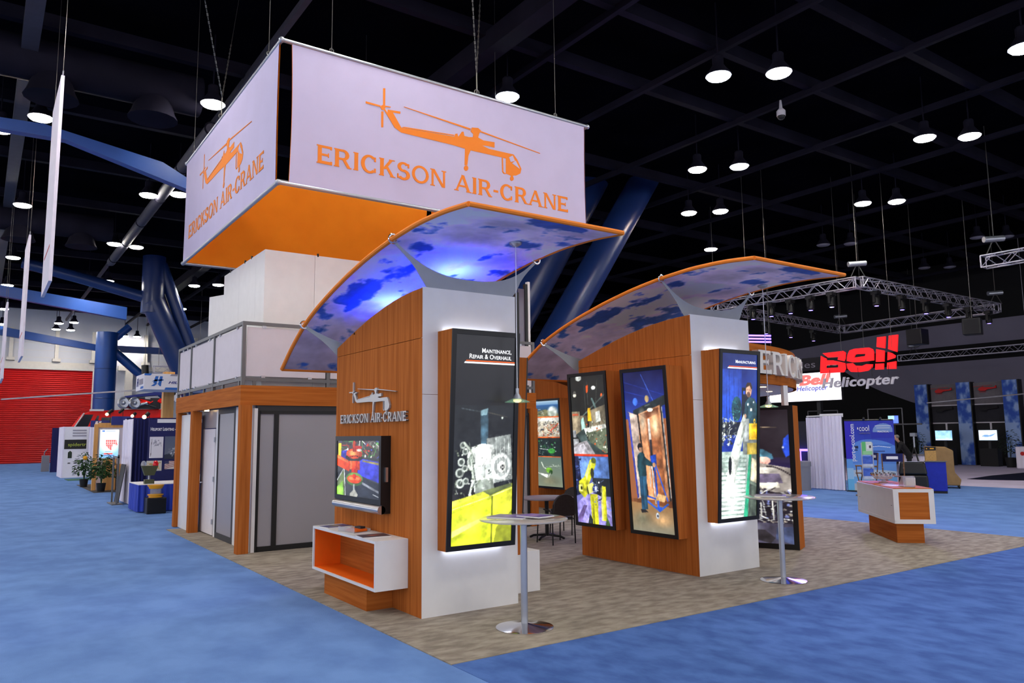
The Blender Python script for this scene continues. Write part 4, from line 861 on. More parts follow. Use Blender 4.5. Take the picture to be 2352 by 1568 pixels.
# ---------------------------------------------------------------- television, raised logo, shelf on the left tower
t = thing('television', 'black flat television with silver speaker bar on the wooden tower side', 'television', (4.04,9.19,1.07))
B().box(3.985,4.10,8.475,9.90,1.075,1.995).build('back_shell', 'black', t)
B().box(3.97,3.985,8.475,9.90,1.935,1.995).box(3.97,3.985,8.475,9.90,1.18,1.235).box(3.97,3.985,9.845,9.90,1.235,1.935).box(3.97,3.985,8.475,8.53,1.235,1.935).build('bezel', 'black', t)
print_mesh('screen', pic_hub(), P_EMIT, t, quad_surf((3.98,9.845,1.935),(3.98,8.53,1.935),(3.98,9.845,1.235),(3.98,8.53,1.235)))
B().tube([(3.985,8.475,1.12),(3.985,9.90,1.12)], .052, 12).build('speaker_bar', 'silver', t, True)
B().box(4.02,4.05,8.44,8.475,1.45,1.62).build('side_buttons', 'silver', t)
t = thing('raised_logo', 'raised grey helicopter and company name on the wooden tower side', 'wall sign', (4.08,9.0,2.17))
fr = frame((4.098,0,0),(0,-1,0),(0,0,1),(-1,0,0))
engraved(TXT, fr, .115, -9.985, 1.97, 2.165, 'letter', 'letter_grey', t, 0, .03)
emblem(frame((4.098,9.70,2.575),(0,-1,0),(0,0,1),(-1,0,0)), 'helicopter_emblem', 'letter_grey', t, 0, .025, 1.40)
t = thing('cube_shelf', 'white open shelf box, orange inside, on a wooden plinth', 'shelf', (3.9,8.97,0))
B().box(3.77,4.095,8.39,9.69,.01,.29).build('plinth', 'wood_h', t)
x0_, x1_, y0_, y1_, z0_, z1_ = 3.692, 4.095, 8.0, 9.93, .29, .835; th = .03
B().box(x0_,x1_,y0_,y1_,z1_-th,z1_).build('top_board', 'white_lam', t); B().box(x0_,x1_,y0_,y1_,z0_,z0_+th).build('bottom_board', 'white_lam', t)
B().box(x0_,x1_,y0_,y0_+th,z0_+th,z1_-th).build('end_board', 'white_lam', t); B().box(x0_,x1_,y1_-th,y1_,z0_+th,z1_-th).build('end_board', 'white_lam', t)
e = .002
B().box(x0_+.02,x1_,y1_-th-e,y1_-th,z0_+th,z1_-th).box(x0_+.02,x1_,y0_+th,y0_+th+e,z0_+th,z1_-th).box(x0_+.02,x1_,y0_+th,y1_-th,z0_+th,z0_+th+e).box(x0_+.02,x1_,y0_+th,y1_-th,z1_-th-e,z1_-th).build('orange_lining', 'orange_paint', t)
B().box(x1_-.03,x1_-.01,y0_+th,y1_-th,z0_+th,z1_-th).build('back_board', 'wood_h', t)
def sheet(x, y, z, w, h, rz, cols, lab, name='brochure', cat='brochure', th=.012, group=None):
    t = thing(name, lab, cat, (x,y,z), rz, group, local=True)
    B().box(-w/2,w/2,-h/2,h/2,.0,th).build('pages', 'white_lam', t)
    p = Pic(24, 32, cols[0]); p.ell(.5,.45,.3,.2,cols[1],.9,.7); p.rect(.1,.8,.9,.88,cols[2]); p.noise(5, 40, int(x*10))
    print_mesh('cover', p, P_PAPER, t, lambda u, v: (-w/2+w*u, h/2-h*v, th+.001)); return t
sheet(3.88,9.62,.835,.34,.26,.1,((70,70,130),(210,200,90),(40,44,90)),'blue magazine at the far end of the cube shelf')
sheet(3.86,8.42,.835,.34,.27,-.1,((64,56,70),(226,120,80),(40,36,50)),'dark magazine at the near end of the cube shelf')
t = thing('leaflet_holder', 'clear acrylic holder with orange leaflets on the cube shelf', 'holder', (3.88,9.02,.835), .2, local=True)
B().box(-.12,.12,-.17,.17,0,.006).box(-.12,-.114,-.17,.17,.006,.06).box(.114,.12,-.17,.17,.006,.04).build('tray', 'acrylic', t)
B().box(-.06,.09,-.14,.08,.008,.035).build('leaflets', 'orange_paint', t); B().box(.02,.09,-.1,.02,.036,.06).build('pen_stack', 'dark_grey', t)
# ---------------------------------------------------------------- tables, pendants, chairs, counter
def bar_table(x, y, lab, h=1.115):
    t = thing('bar_table', lab, 'table', (x,y,.01), 0, None, local=True)
    B().lathe([(.30,0),(.30,.012),(.26,.02),(.1,.035),(.045,.05)], (0,0,0), 40).build('base_plate', 'chrome', t, True)
    B().tube([(0,0,.03),(0,0,h-.03)], .036, 18).build('column', 'satin', t, True)
    B().lathe([(.06,-.03),(.10,-.02),(.10,-.012)], (0,0,h-.012), 18).build('spider', 'satin', t, True)
    B().lathe([(.45,0),(.465,.006),(.465,.018),(.45,.024)], (0,0,h-.024), 48).build('top', 'table_top', t, True); return t
mat('table_top', (196,190,186), .12, noise=.05, coat=.6, alpha=.75)
bar_table(4.775,6.695,'round bar table with brochures in front of the left tower')
bar_table(9.0,6.63,'round bar table with pale top in front of the right tower')
sheet(4.70,6.82,1.126,.3,.42,.5,((96,80,150),(150,120,190),(70,60,120)),'purple brochure lying on the near bar table')
sheet(4.86,6.6,1.140,.24,.32,.2,((110,90,160),(190,150,170),(60,50,110)),'second purple brochure overlapping on the near bar table')
sheet(8.93,6.72,1.126,.28,.4,.6,((120,112,140),(160,140,170),(80,76,110)),'brochure lying on the far bar table')
def pendant(x, y, lab, z=2.36):
    zc = prof_z(y)-.005
    t = thing('pendant_lamp', lab, 'lamp', (x,y,z), 0, None, local=True)
    B().lathe([(.075,0),(.07,-.02),(.03,-.045)][::-1], (0,0,zc-z), 20).build('ceiling_rose', 'satin', t, True)
    B().tube([(0,0,.14),(0,0,zc-z-.03)], .006, 6).build('cord', 'white_lam', t)
    B().lathe([(.055,.03),(.04,.07),(.022,.10),(.022,.16)], (0,0,0), 16).build('socket', 'satin', t, True)
    B().lathe([(.145,.0),(.142,.008),(.05,.045),(.04,.045),(.13,.0)], (0,0,0), 28).build('glass_shade', 'glass_green', t, True)
    B().lathe([(.05,.035),(.045,.012),(.02,.0)], (0,0,0), 14).build('bulb', 'glow_warm', t, True); return t
pendant(5.07,7.2,'glass disc pendant lamp in front of the gearbox picture box')
pendant(9.80,7.33,'glass disc pendant lamp beside the Manufacturing picture box')
B().box(5.42,6.05,8.13,8.75,.01,.515).build('low_cabinet', 'white_lam', label='low white cabinet beside the foot of the left tower', cat='cabinet', bevel=.004)
t = thing('meeting_table', 'round grey meeting table between the two towers', 'table', (9.1,11.98,.01), 0, None, local=True)
B().lathe([(.50,0),(.515,.008),(.515,.028),(.5,.036)], (0,0,.745), 40).build('top', 'table_grey_top', t, True) if 'table_grey_top' in MATS else B().lathe([(.50,0),(.515,.008),(.515,.028),(.5,.036)], (0,0,.745), 40).build('top', mat('table_grey_top', (140,132,146), .35, noise=.04), t, True)
B().tube([(0,0,.05),(0,0,.745)], .038, 14).build('column', 'black', t, True)
for k in range(4):
    a = k*math.pi/2+.5; B().tube([(0,0,.075),(.28*math.cos(a),.28*math.sin(a),.05),(.36*math.cos(a),.36*math.sin(a),.015)], .022, 8).build('foot', 'black', t, True)
mat('chair_fab', (62,60,62), .9, noise=.1, nscale=(30,30,30))
def chair(x, y, rz, lab):
    t = thing('side_chair', lab, 'chair', (x,y,.01), rz, 'chairs at the meeting table', local=True)
    # faces +y ; the back stands at -y
    B().hexa([(-.24,-.22,.42),(.24,-.22,.42),(.25,.24,.43),(-.25,.24,.43)], [(-.24,-.22,.48),(.24,-.22,.48),(.25,.24,.49),(-.25,.24,.49)]).build('seat', 'chair_fab', t, bevel=.02)
    pr = [(-.235,0)]+[(-.24+.0*i, .05*i) for i in range(1,5)]+[(-.24*math.cos(math.radians(90*i/8)), .2+.2*math.sin(math.radians(90*i/8))) for i in range(1,9)]
    pr = pr+[(-u, v) for u, v in pr[::-1]][1:]
    B().prism(pr[::-1], frame((0,-.235,.50),(1,0,0),(0,-.12,1)), -.02, .03).build('backrest', 'chair_fab', t, bevel=.01)
    for sx in (-1,1):
        B().tube([(sx*.25,-.25,.0),(sx*.245,-.235,.46),(sx*.24,-.265,.72)], .013, 8).build('leg', 'black', t, True)
        B().tube([(sx*.26,.25,.0),(sx*.25,.22,.43)], .013, 8).build('leg', 'black', t, True)
        B().tube([(sx*.26,-.24,.56),(sx*.27,-.2,.60),(sx*.27,.0,.62)], .014, 8).build('arm_stub', 'black', t, True)
    B().tube([(-.245,-.235,.44),(.245,-.235,.44)], .011, 6).build('seat_rail', 'black', t); B().tube([(-.25,.22,.42),(.25,.22,.42)], .011, 6).build('seat_rail', 'black', t)
    return t
chair(8.87,11.40,-.05,'dark grey chair at the meeting table, its back to the camera')
chair(8.42,12.30,-1.0,'dark grey chair at the meeting table, partly behind the left tower')
chair(9.9,12.35,1.9,'dark grey chair on the far side of the meeting table')
# reception counter, turned about 45 degrees
ang = math.atan2(8.743-7.57, 14.677-13.564)
t = thing('info_counter', 'white and wood counter with glass bowl at the right of the stand', 'counter', (13.564,7.57,.01), ang)
B().box(0,1.62,-.455,0,0,.345).build('plinth', 'wood_h', t)
L0, L1, V0, V1 = -.12, 2.10, -.62, .06
B().box(L0,L1,V0,V1,.345,.375).build('bottom_board', 'white_lam', t)
B().box(L0,L1,V0,V0+.03,.375,.93).build('far_side', 'white_lam', t)
dv = B().box(L0+.04,L1-.03,V1-.03,V1-.005,.40,.905).build('sliding_door', 'white_lam', t)
B().box(L0+.5,L1-.2,V1-.034,V1-.03,.38,.40).build('door_track', 'dark_grey', t)
for u in (L0+.12, L1-.16): B().lathe([(.012,0),(.012,.006)], (u, V1-.004, .65), 10).build('finger_hole', 'dark_grey', dv)
B().box(L0,L1,V1-.03,V1,.905,.935).box(L0,L0+.04,V1-.03,V1,.375,.905).box(L1-.03,L1,V1-.03,V1,.375,.905).box(L0,L1,V1-.03,V1,.375,.40).build('front_frame', 'white_lam', t)
B().box(L0,L0+.03,V0+.03,V1-.03,.375,.42).box(L0,L0+.03,V0+.03,V1-.03,.89,.935).box(L0,L0+.03,V0+.03,V0+.09,.42,.89).box(L0,L0+.03,V1-.09,V1-.03,.42,.89).build('end_frame', 'white_lam', t)
B().box(L0+.008,L0+.03,V0+.09,V1-.09,.42,.89).build('end_panel', 'wood_h', t)
B().box(L1-.03,L1,V0+.03,V1-.03,.375,.935).build('end_frame', 'white_lam', t)
B().box(L0,L1,V0,V1,.935,.948).build('top_board', 'white_lam', t)
B().box(L0+.03,L1-.02,V0+.02,V1-.02,.948,.962).build('wood_top', 'wood_h', t)
def on_counter(u, v, z=.972):
    c, s = math.cos(ang), math.sin(ang); return (13.564+u*c-v*s, 7.57+u*s+v*c, z)
t = thing('glass_bowl', 'sparkling cut glass bowl standing on the counter', 'bowl', on_counter(1.5,-.28), 0, None, local=True)
B().lathe([(.09,0),(.085,.012),(.03,.03),(.03,.05)], (0,0,0), 20).build('foot', 'acrylic', t)
B().lathe([(.04,.05),(.14,.07),(.20,.12),(.225,.19),(.215,.19),(.19,.125),(.13,.08),(.03,.062)], (0,0,0), 22).build('bowl', 'acrylic', t)
b = B(); r = random.Random(3)
for k in range(16):
    a = k*.3927; b = B().ball((.21*math.cos(a),.21*math.sin(a),.165), .022, 6, (1,1,1.3)); b.build('rim_facet', 'chrome', t)
t = thing('card_holder', 'white card holder standing on the counter', 'holder', on_counter(.25,-.3), ang, None, local=True)
B().prism([(0,0),(.26,0),(.26,.02),(.07,.20),(.0,.20)], frame((-.13,-.1,0),(1,0,0),(0,0,1)), -.2, 0).build('body', 'acrylic', t)
B().prism([(.03,.03),(.18,.03),(.06,.17),(.03,.17)], frame((-.13,-.12,0),(1,0,0),(0,0,1)), -.16, 0).build('cards', 'white_lam', t)
for k, (u, v, c) in enumerate(((.95,-.2,((120,116,170),(170,170,220),(90,80,140))),(.65,-.36,((160,110,130),(190,150,180),(90,70,120))),(.55,-.14,((190,190,210),(150,150,200),(110,100,150))))):
    x, y, z = on_counter(u, v); sheet(x, y, z, .3, .22, ang+.2*k, c, ('brochure on the counter nearest the glass bowl','reddish brochure in the middle of the counter','pale brochure near the counter card holder')[k], th=.006)
# ---------------------------------------------------------------- curved header with big letters
t = thing('curved_header', 'curved wooden header with raised white company letters', 'header', (12.5,9.2,2.8))
CX, CY, RR, A0_, A1_ = 9.9, 13.6, 5.5, -88, -8
n = 40; q = [math.radians(A0_+(A1_-A0_)*i/n) for i in range(n+1)]
def ringpts(r, z): return [(CX+r*math.cos(a), CY+r*math.sin(a), z) for a in q]
def band(r0, z0, r1, z1): 
    V = ringpts(r0, z0)+ringpts(r1, z1); k = n+1; return B().add(V, [(i, i+1, k+i+1, k+i) for i in range(n)])
b = band(RR, 2.80, RR, 3.46); b.add(*(lambda o: (o.v, o.f))(band(RR-.06, 3.46, RR-.06, 2.80))); b.add(*(lambda o: (o.v, o.f))(band(RR, 3.46, RR-.06, 3.46))); b.build('wood_band', 'wood_h', t, True)
b = band(RR-.06, 2.80, 4.3, 2.80); b.add(*(lambda o: (o.v, o.f))(band(4.3, 2.80, 4.3, 2.9))); b.add(*(lambda o: (o.v, o.f))(band(4.3, 2.9, RR-.06, 2.9))); b.build('soffit', 'white_lam', t, True)
for k, (a, r) in enumerate(((-80,5.2),(-70,5.1),(-66,4.8),(-74,4.7),(-50,5.0),(-58,4.7))):
    a = math.radians(a); B().lathe([(.06,0),(.05,-.006)], (CX+r*math.cos(a), CY+r*math.sin(a), 2.798), 14).build('downlight', 'glow_warm', t)
al = -83.6; xpos = 0
for ch in 'ERICKSON':
    w = GLYPH[ch][0]*.42*1.1; b = B(); a0 = math.radians(al)
    f = lambda u, v, d, a0=a0: (CX+(RR+.03+d)*math.cos(a0+u/RR), CY+(RR+.03+d)*math.sin(a0+u/RR), 2.955+v)
    for p in GLYPH[ch][1]:
        k_ = .42*1.1; qq = [(u*k_, v*.39) for u, v in p]; A_ = sum(qq[i][0]*qq[(i+1)%4][1]-qq[(i+1)%4][0]*qq[i][1] for i in range(4)); b.prism(qq if A_ > 0 else qq[::-1], f, -.03, .09)
    b.build('letter', 'letter_cream', t) if 'letter_cream' in MATS else b.build('letter', mat('letter_cream', (224,220,214), .5, noise=.02), t)
    al += math.degrees((w+.05)/RR)
B().box(11.62,11.74,8.36,8.42,2.45,2.80).build('support_post', 'white_lam', t); B().box(14.0,14.12,11.2,11.3,.01,2.80).build('support_post', 'white_lam', t); B().box(10.4,10.5,9.0,9.1,.01,2.8).build('support_post', 'white_lam', t)
# ================================================================ left background: booths along the aisle
mat('navy_drape', (26,30,88), .9, noise=.15, nscale=(9,9,.6)); mat('pale_drape', (236,230,246), .9, noise=.06, nscale=(9,9,.5)); mat('skirt_blue', (40,66,180), .6, noise=.2, nscale=(14,14,1))
mat('paper', (232,230,238), .8); mat('leaf', (54,96,44), .6, c2=(26,56,26), nscale=(8,8,8)); mat('leaf_dark', (30,46,30), .6, noise=.3, nscale=(8,8,8)); mat('pot_black', (18,18,20), .5)
mat('olive', (70,76,52), .6); mat('signal_yellow', (240,168,24), .4); mat('glass_red', (190,20,30), .15, emit=.15); mat('hillsboro_blue', (40,104,190), .6); mat('hillsboro_navy', (40,50,130), .6); mat('helicopter_red', (255,34,28), .35, spec=.25, noise=.05)
mat('orange_banner', (214,74,50), .7); mat('bin_grey', (128,128,138), .6); mat('aisle_sign_white', (214,208,222), .7, noise=.03); mat('mark_grey', (150,146,160), .8); mat('mark_red', (190,90,96), .8); mat('mat_brown', (84,78,78), .95); mat('mat_green', (56,104,90), .95); mat('rubber', (24,24,26), .7)
for k, (x, ya, yb_, za, zb_, lab) in enumerate(((1.0,17.3,19.45,5.08,9.32,'tallest white hanging aisle sign at upper left'),(1.0,28.0,30.4,4.55,8.4,'second white hanging aisle sign, farther along the aisle'),(.62,32.6,35.6,4.15,6.9,'farthest white hanging aisle sign at the left edge'))):
    t = thing('aisle_sign', lab, 'sign', (x,(ya+yb_)/2,za))
    B().box(x-.03,x+.03,ya,yb_,za,zb_).build('board', 'aisle_sign_white', t)
    B().tube([(x,ya+.01,zb_),(x,ya+.01,13)], .006, 5).build('wire', 'chain', t); B().tube([(x,yb_-.01,zb_),(x,yb_-.01,13)], .006, 5).build('wire', 'chain', t)
    B().box(x+.03,x+.034,ya+.3,yb_-.3,za+.75,za+.80).box(x-.034,x-.03,ya+.3,yb_-.3,za+.75,za+.80).build('red_rule', 'mark_red', t)
    for j in range(3): B().box(x+.03,x+.034,ya+.35+.5*j,ya+.7+.5*j,za+1.5,zb_-1.2).build('faded_numeral', 'mark_grey', t)
    B().torus((x,ya+.02,zb_+.05), .05, .012, (1,0,0), 10, 5).build('eyelet', 'satin', t)
# heliport lighting booth
def drape(name, p0, p1, z0, z1, m, lab, cat='drape', folds=14, amp=.03, parent=None):
    p0, p1 = Vector((p0[0],p0[1],0)), Vector((p1[0],p1[1],0)); d = p1-p0; L = d.length; d.normalize(); nn = Vector((-d.y,d.x,0)); n = folds*6; V = []
    for j, z in enumerate((z0, z1)):
        for i in range(n+1):
            a = amp*(1.2-.6*j)*math.sin(2*math.pi*folds*i/n)+amp*.4*math.sin(5.1*i/n*folds/3); V.append(p0+d*(L*i/n)+nn*a+Vector((0,0,z)))
    k = n+1; b = B().add(V, [(i,i+1,k+i+1,k+i) for i in range(n)])
    q = [v+nn*.015 for v in V]; b.add(q, [(k+i,k+i+1,i+1,i) for i in range(n)])
    return b.build(name, m, parent, True, lab, cat) if parent is None else b.build(name, m, parent, True)
drape('drape', (3.9,27.9), (3.9,26.0), .02, 2.58, 'pale_drape', 'white side drape of the lighting booth by the aisle', folds=9)
drape('drape', (4.0,27.9), (8.0,27.9), .02, 2.66, 'navy_drape', 'navy blue back drape of the lighting booth', folds=20)
drape('drape', (3.98,25.95), (4.25,25.95), .02, 2.55, 'navy_drape', 'narrow navy drape beside the white side drape', folds=3)
t = thing('backdrop_panel', 'navy backdrop with lettering and pictures in the lighting booth', 'backdrop', (5.1,25.25,0))
B().box(4.22,6.3,25.2,25.25,.01,2.55).build('panel', mat('navy_panel', (30,34,92), .8, noise=.06), t)
B().box(4.45,6.3,25.19,25.2,2.45,2.56).build('header_strip', 'paper', t)
f = frame((4.27,25.198,2.215),(1,0,0),(0,0,1),(0,-1,0)); sans('Heliport Lighting - O', f, .10, 'paper', 'lettering', t, .003, caps=True, bold=.03, fit=.80)
def poster(x0, x1, z0, z1, y, fn, name, t, w=40, h=50, m=P_PAPER):
    p = Pic(w, h, (230,228,238)); fn(p); return print_mesh(name, p, m, t, quad_surf((x0,y,z1),(x1,y,z1),(x0,y,z0),(x1,y,z0)))
poster(4.26,4.64,1.40,2.03,25.19,lambda p:(p.line([(.16,.12),(.12,.9)],.03,(70,70,76)),p.speck(26,[(150,150,170)],.3,.15,.85,.42,3,.05)),'white_poster',t)
def ship(p): p.grad(0,1,(86,96,122),(104,112,130)); p.poly([(0,.8),(.6,.72),(1,.7),(1,1),(0,1)],(40,50,70)); p.speck(30,[(190,196,206),(120,126,140)],.2,.5,1,.8,6,.06); p.speck(6,[(30,30,40)],.8,.1,1,.3,2,.05)
poster(4.68,5.2,1.36,2.04,25.19,ship,'ship_photo',t)
def gold(p): p.a[:] = (206,204,196); p.speck(16,[(220,170,60),(180,150,100)],.1,.2,.9,.8,4,.1)
poster(4.20,4.62,1.02,1.32,25.19,gold,'gold_photo',t)
def flag(p):
    p.a[:] = (214,206,206)
    for k in range(5): p.line([(0,.95-.2*k),(.5,.75-.2*k),(1,.62-.2*k)],.08,(150,56,60))
    p.rect(0,0,.45,.35,(50,50,96))
poster(4.70,4.97,1.06,1.30,25.19,flag,'flag_photo',t)
t = thing('skirted_table', 'display table with shiny blue skirt by the aisle', 'table', (4.3,23.6,0))
B().box(3.66,6.2,22.95,24.5,.735,.755).build('top_cloth', 'paper', t)
drape('skirt', (3.66,22.95), (6.2,22.95), .03, .735, 'skirt_blue', None, folds=15, amp=.03, parent=t); drape('skirt', (3.66,24.5), (3.66,22.95), .03, .735, 'skirt_blue', None, folds=8, amp=.03, parent=t)
B().box(5.0,5.4,23.3,23.6,.755,.95).build('paper_box', 'paper', label='small white box on the skirted table', cat='box')
t = thing('twin_beacon', 'olive twin beacon lamp, one clear and one red dome', 'beacon', (3.95,23.2,.755))
B().box(3.83,4.07,23.1,23.3,.755,.87).build('base', 'olive', t); B().tube([(3.95,23.2,.87),(3.95,23.2,.98)], .03, 10).build('stem', 'satin', t)
B().hexa([(3.83,23.12,.98),(4.07,23.12,.98),(4.07,23.28,.98),(3.83,23.28,.98)],[(3.74,23.12,1.24),(4.16,23.12,1.24),(4.16,23.28,1.24),(3.74,23.28,1.24)]).build('yoke', 'olive', t)
for x, m in ((3.80,'acrylic'),(4.10,'glass_red')): B().lathe([(.07,0),(.075,.05),(.05,.12),(.01,.14)], (x,23.2,1.24), 14).build('dome', m, t, True)
B().box(3.79,4.27,22.40,22.86,.0,.42).build('black_case', 'black', label='black case on the floor before the skirted table', cat='case', bevel=.02)
t = thing('yellow_lantern', 'yellow round lantern standing on the black case', 'lantern', (4.03,22.63,.42))
B().lathe([(.17,0),(.17,.05),(.2,.06),(.2,.08),(.15,.09)], (4.03,22.63,.42), 20).build('base', 'signal_yellow', t, True); B().lathe([(.14,0),(.14,.14)], (4.03,22.63,.51), 20).build('lens', 'acrylic', t, True); B().lathe([(.16,0),(.17,.03),(.21,.09),(.21,.10)], (4.03,22.63,.65), 20).build('cap', 'signal_yellow', t, True); B().ball((4.03,22.63,.58), .05, 10).build('bulb', 'glass_clear', t, True)
t = thing('metal_stand', 'grey metal display frame leaning by the white drape', 'stand', (3.6,26.6,0))
for y in (26.1,27.1): B().box(3.55,3.60,y,y+.05,.02,1.45 if y > 26.5 else 1.5).build('upright', 'rail_grey', t)
B().box(3.55,3.60,26.1,27.15,1.40,1.45).build('cross_bar', 'rail_grey', t); B().box(3.45,3.75,26.1,27.2,0,.03).build('foot', 'rail_grey', t); B().hexa([(3.62,26.2,.05),(3.64,26.2,.05),(3.64,27.0,.05),(3.62,27.0,.05)],[(3.78,26.2,1.2),(3.8,26.2,1.2),(3.8,27.0,1.2),(3.78,27.0,1.2)]).build('leaning_board', 'dark_grey', t)
for k, (x, y, z, on) in enumerate(((4.13,33.72,2.93,1),(4.58,33.72,3.02,0),(4.08,25.15,2.62,1),(5.03,33.72,2.87,1))):
    t = thing('clip_spotlight', ('glowing clip spotlight before the red helicopter nose','dark clip spotlight over the wooden booth','glaring clip spotlight on the lighting booth drape','glowing clip spotlight over the red helicopter side')[k], 'lamp', (x,y,z))
    B().tube([(x,y,z),(x+.12,y+.05,z+.12)], .06, 10).build('can', 'black', t, True); B().ball((x-.01,y-.03,z), .06, 10).build('bulb', 'glow_warm' if on else 'black', t, True); B().tube([(x+.12,y+.05,z+.1),(x+.14,y+(.28 if y > 30 else .08),z+.02),(x+.15,y+(.28 if y > 30 else .08),2.59 if y > 30 else 2.54)], .012, 6).build('arm', 'black', t)
# wooden map booth
t = thing('map_poster', 'bright backlit poster with a red country map', 'poster', (4.27,33.8,1.24))
def mapp(p):
    p.grad(0,1,(236,244,252),(120,180,240)); p.ell(.5,.5,.6,.4,(252,252,255),1,.6); p.rect(.1,.03,.25,.07,(60,110,200)); p.rect(.3,.04,.8,.06,(150,170,200)); p.poly([(.3,.36),(.86,.36),(.95,.56),(.7,.52),(.62,.74),(.42,.64),(.3,.52)],(238,96,96))
    for k in range(6): p.line([(.3+.1*k,.36),(.34+.1*k,.7)],.015,(250,230,230))
    p.line([(.3,.44),(.9,.44)],.015,(250,230,230)); p.line([(.32,.52),(.9,.52)],.015,(250,230,230)); p.rect(.25,.82,.7,.87,(236,90,90)); p.rect(.2,.90,.8,.92,(60,80,150)); p.rect(.3,.76,.6,.79,(110,170,230))
B().box(3.92,4.62,33.82,33.86,1.22,2.36).build('frame', 'white_lam', t); poster(3.945,4.595,1.245,2.33,33.81,mapp,'backlit_print',t,50,80,P_EMIT2)
t = thing('wood_booth', 'pale wooden booth wall and pedestal under the map poster', 'booth', (4.6,34.1,0))
B().box(3.75,3.88,33.9,34.1,0,2.55).build('post', 'wood_pale', t); B().box(3.88,5.4,33.95,34.1,2.42,2.60).build('beam', 'wood_pale', t); B().box(4.1,4.52,33.6,33.95,.0,1.2).build('pedestal', 'wood_pale', t); B().box(4.58,4.9,33.4,33.9,0,1.0).build('pedestal', 'wood_pale', t); B().box(3.88,5.4,34.0,34.05,0,2.42).build('wall', 'pale_drape', t)
for k, (x0_, x1_, z0_, z1_, y) in enumerate(((3.62,4.28,2.44,2.70,34.1),(4.32,5.1,2.52,2.86,33.92))):
    t = thing('logo_banner', ('short blue banner with a white H under the helicopter door','short blue banner with a white H beside the white drape')[k], 'banner', ((x0_+x1_)/2,y,z0_))
    B().box(x0_,x1_,y,y+.03,z0_,z1_).build('cloth', 'hillsboro_navy', t)
    f = frame((x0_+.12 if k == 0 else x1_-.35,y-.002,z0_+.03),(1,0,.0),(0,0,1),(0,-1,0)); B().prism([(0,0),(.08,0),(.14,.2),(.06,.2)],f,0,.004).build('h_mark','paper',t); B().prism([(.12,0),(.2,0),(.26,.2),(.18,.2)],f,0,.004).build('h_mark','paper',t); B().prism([(.06,.08),(.18,.08),(.2,.13),(.08,.13)],f,.001,.005).build('h_mark','paper',t)
# raised Hillsboro sign on a wooden pillar
t = thing('box_sign', 'white raised box sign with blue H logo on a wooden pillar', 'sign', (5.9,30.6,3.73))
B().box(4.8,7.2,30.0,31.7,3.73,4.30).build('box', 'paper', t)
f = frame((4.8,29.995,3.73),(1,0,0),(0,0,1),(0,-1,0))
B().prism([(0,.5),(.2,.5),(.25,.57),(0,.57)],f,0,.004).build('corner_mark','hillsboro_blue',t); B().prism([(.68,0),(2.4,0),(2.4,.08),(.72,.08)],f,0,.004).build('base_mark','hillsboro_blue',t); B().prism([(.85,.5),(1.1,.5),(1.12,.57),(.9,.57)],f,0,.004).build('corner_mark','mark_grey',t)
for q in ([(.30,.22),(.41,.22),(.47,.48),(.37,.48)],[(.47,.22),(.57,.22),(.61,.48),(.52,.48)],[(.25,.28),(.64,.33),(.64,.37),(.36,.36)],[(.22,.12),(.36,.22),(.44,.22),(.34,.12)],[(.44,.22),(.52,.12),(.56,.12),(.57,.22)]): B().prism(q,f,0,.004).build('h_logo','hillsboro_blue',t)
sans('HILLSBORO', f, .09, 'hillsboro_navy', 'lettering', t, .003, .80, .22, bold=.03, shear=.3, fit=1.1)
f2 = frame((4.795,31.7,3.73),(0,-1,0),(0,0,1),(-1,0,0))
for q in ([(.2,.16),(.3,.16),(.36,.46),(.26,.46)],[(.42,.16),(.52,.16),(.58,.46),(.48,.46)],[(.25,.28),(.55,.28),(.57,.34),(.27,.34)]): B().prism(q,f2,0,.004).build('h_logo','hillsboro_navy',t)
B().prism([(.7,.2),(1.5,.2),(1.5,.4),(.7,.4)],f2,0,.004).build('lettering','mark_grey',t); B().prism([(1.0,.04),(1.6,.04),(1.6,.12),(1.05,.12)],f2,0,.004).build('base_mark','hillsboro_blue',t)
B().box(5.78,6.16,31.75,32.1,0,4.52).build('pillar', 'wood_pale', t)
# spider panel booth, bins and banners farther on
t = thing('printed_panel', 'white printed booth panel with a black band of green lettering', 'panel', (4.4,46,0))
B().box(3.72,5.1,46.02,46.1,.0,2.62).build('panel', 'paper', t); B().box(3.66,3.72,46.0,48.6,.0,2.62).build('side_panel', 'pale_drape', t)
f = frame((3.74,46.0,0),(1,0,0),(0,0,1),(0,-1,0)); B().prism([(0,1.47),(1.0,1.47),(1.0,1.95),(0,1.95)],f,-.02,.0).build('black_band','black',t); sans('spidertr', f, .17, mat('spider_green',(160,170,60),.6), 'lettering', t, .004, .16, 1.62, bold=.015, fit=.82); B().prism([(.18,1.0),(.36,1.0),(.36,1.30),(.28,1.38),(.18,1.30)],f,-.02,.002).build('pouch_print','leaf_dark',t)
for k in range(3): B().prism([(.35,2.12+.14*k),(.98,2.12+.14*k),(.98,2.18+.14*k),(.35,2.18+.14*k)],f,-.02,.001).build('faint_text','mark_grey',t)
for k, x in enumerate((.18,.45,.68)): B().prism([(x,.72),(x+.12,.72),(x+.14,.77),(x+.02,.77)],f,-.02,.001).build('small_print','dark_grey',t)
drape('drape', (4.74,45.2), (5.6,45.2), .02, 2.6, 'pale_drape', 'pale drape hanging right of the printed panel', folds=6)
B().box(3.7,4.7,42.6,44.6,.0,.012).build('floor_mat', 'mat_green', label='green mat before the printed panel', cat='mat')
B().box(3.68,5.0,32.5,38.6,.0,.012).build('floor_mat', 'mat_brown', label='dark mat under the potted plants', cat='mat')
B().box(3.74,4.1,54.4,54.5,0,2.66).build('fabric_banner', 'navy_drape', label='narrow navy banner standing beside the grey bin', cat='banner'); B().box(4.1,4.75,52.4,52.5,.0,2.62).build('fabric_banner', 'orange_banner', label='orange red banner between navy banner and printed panel', cat='banner')
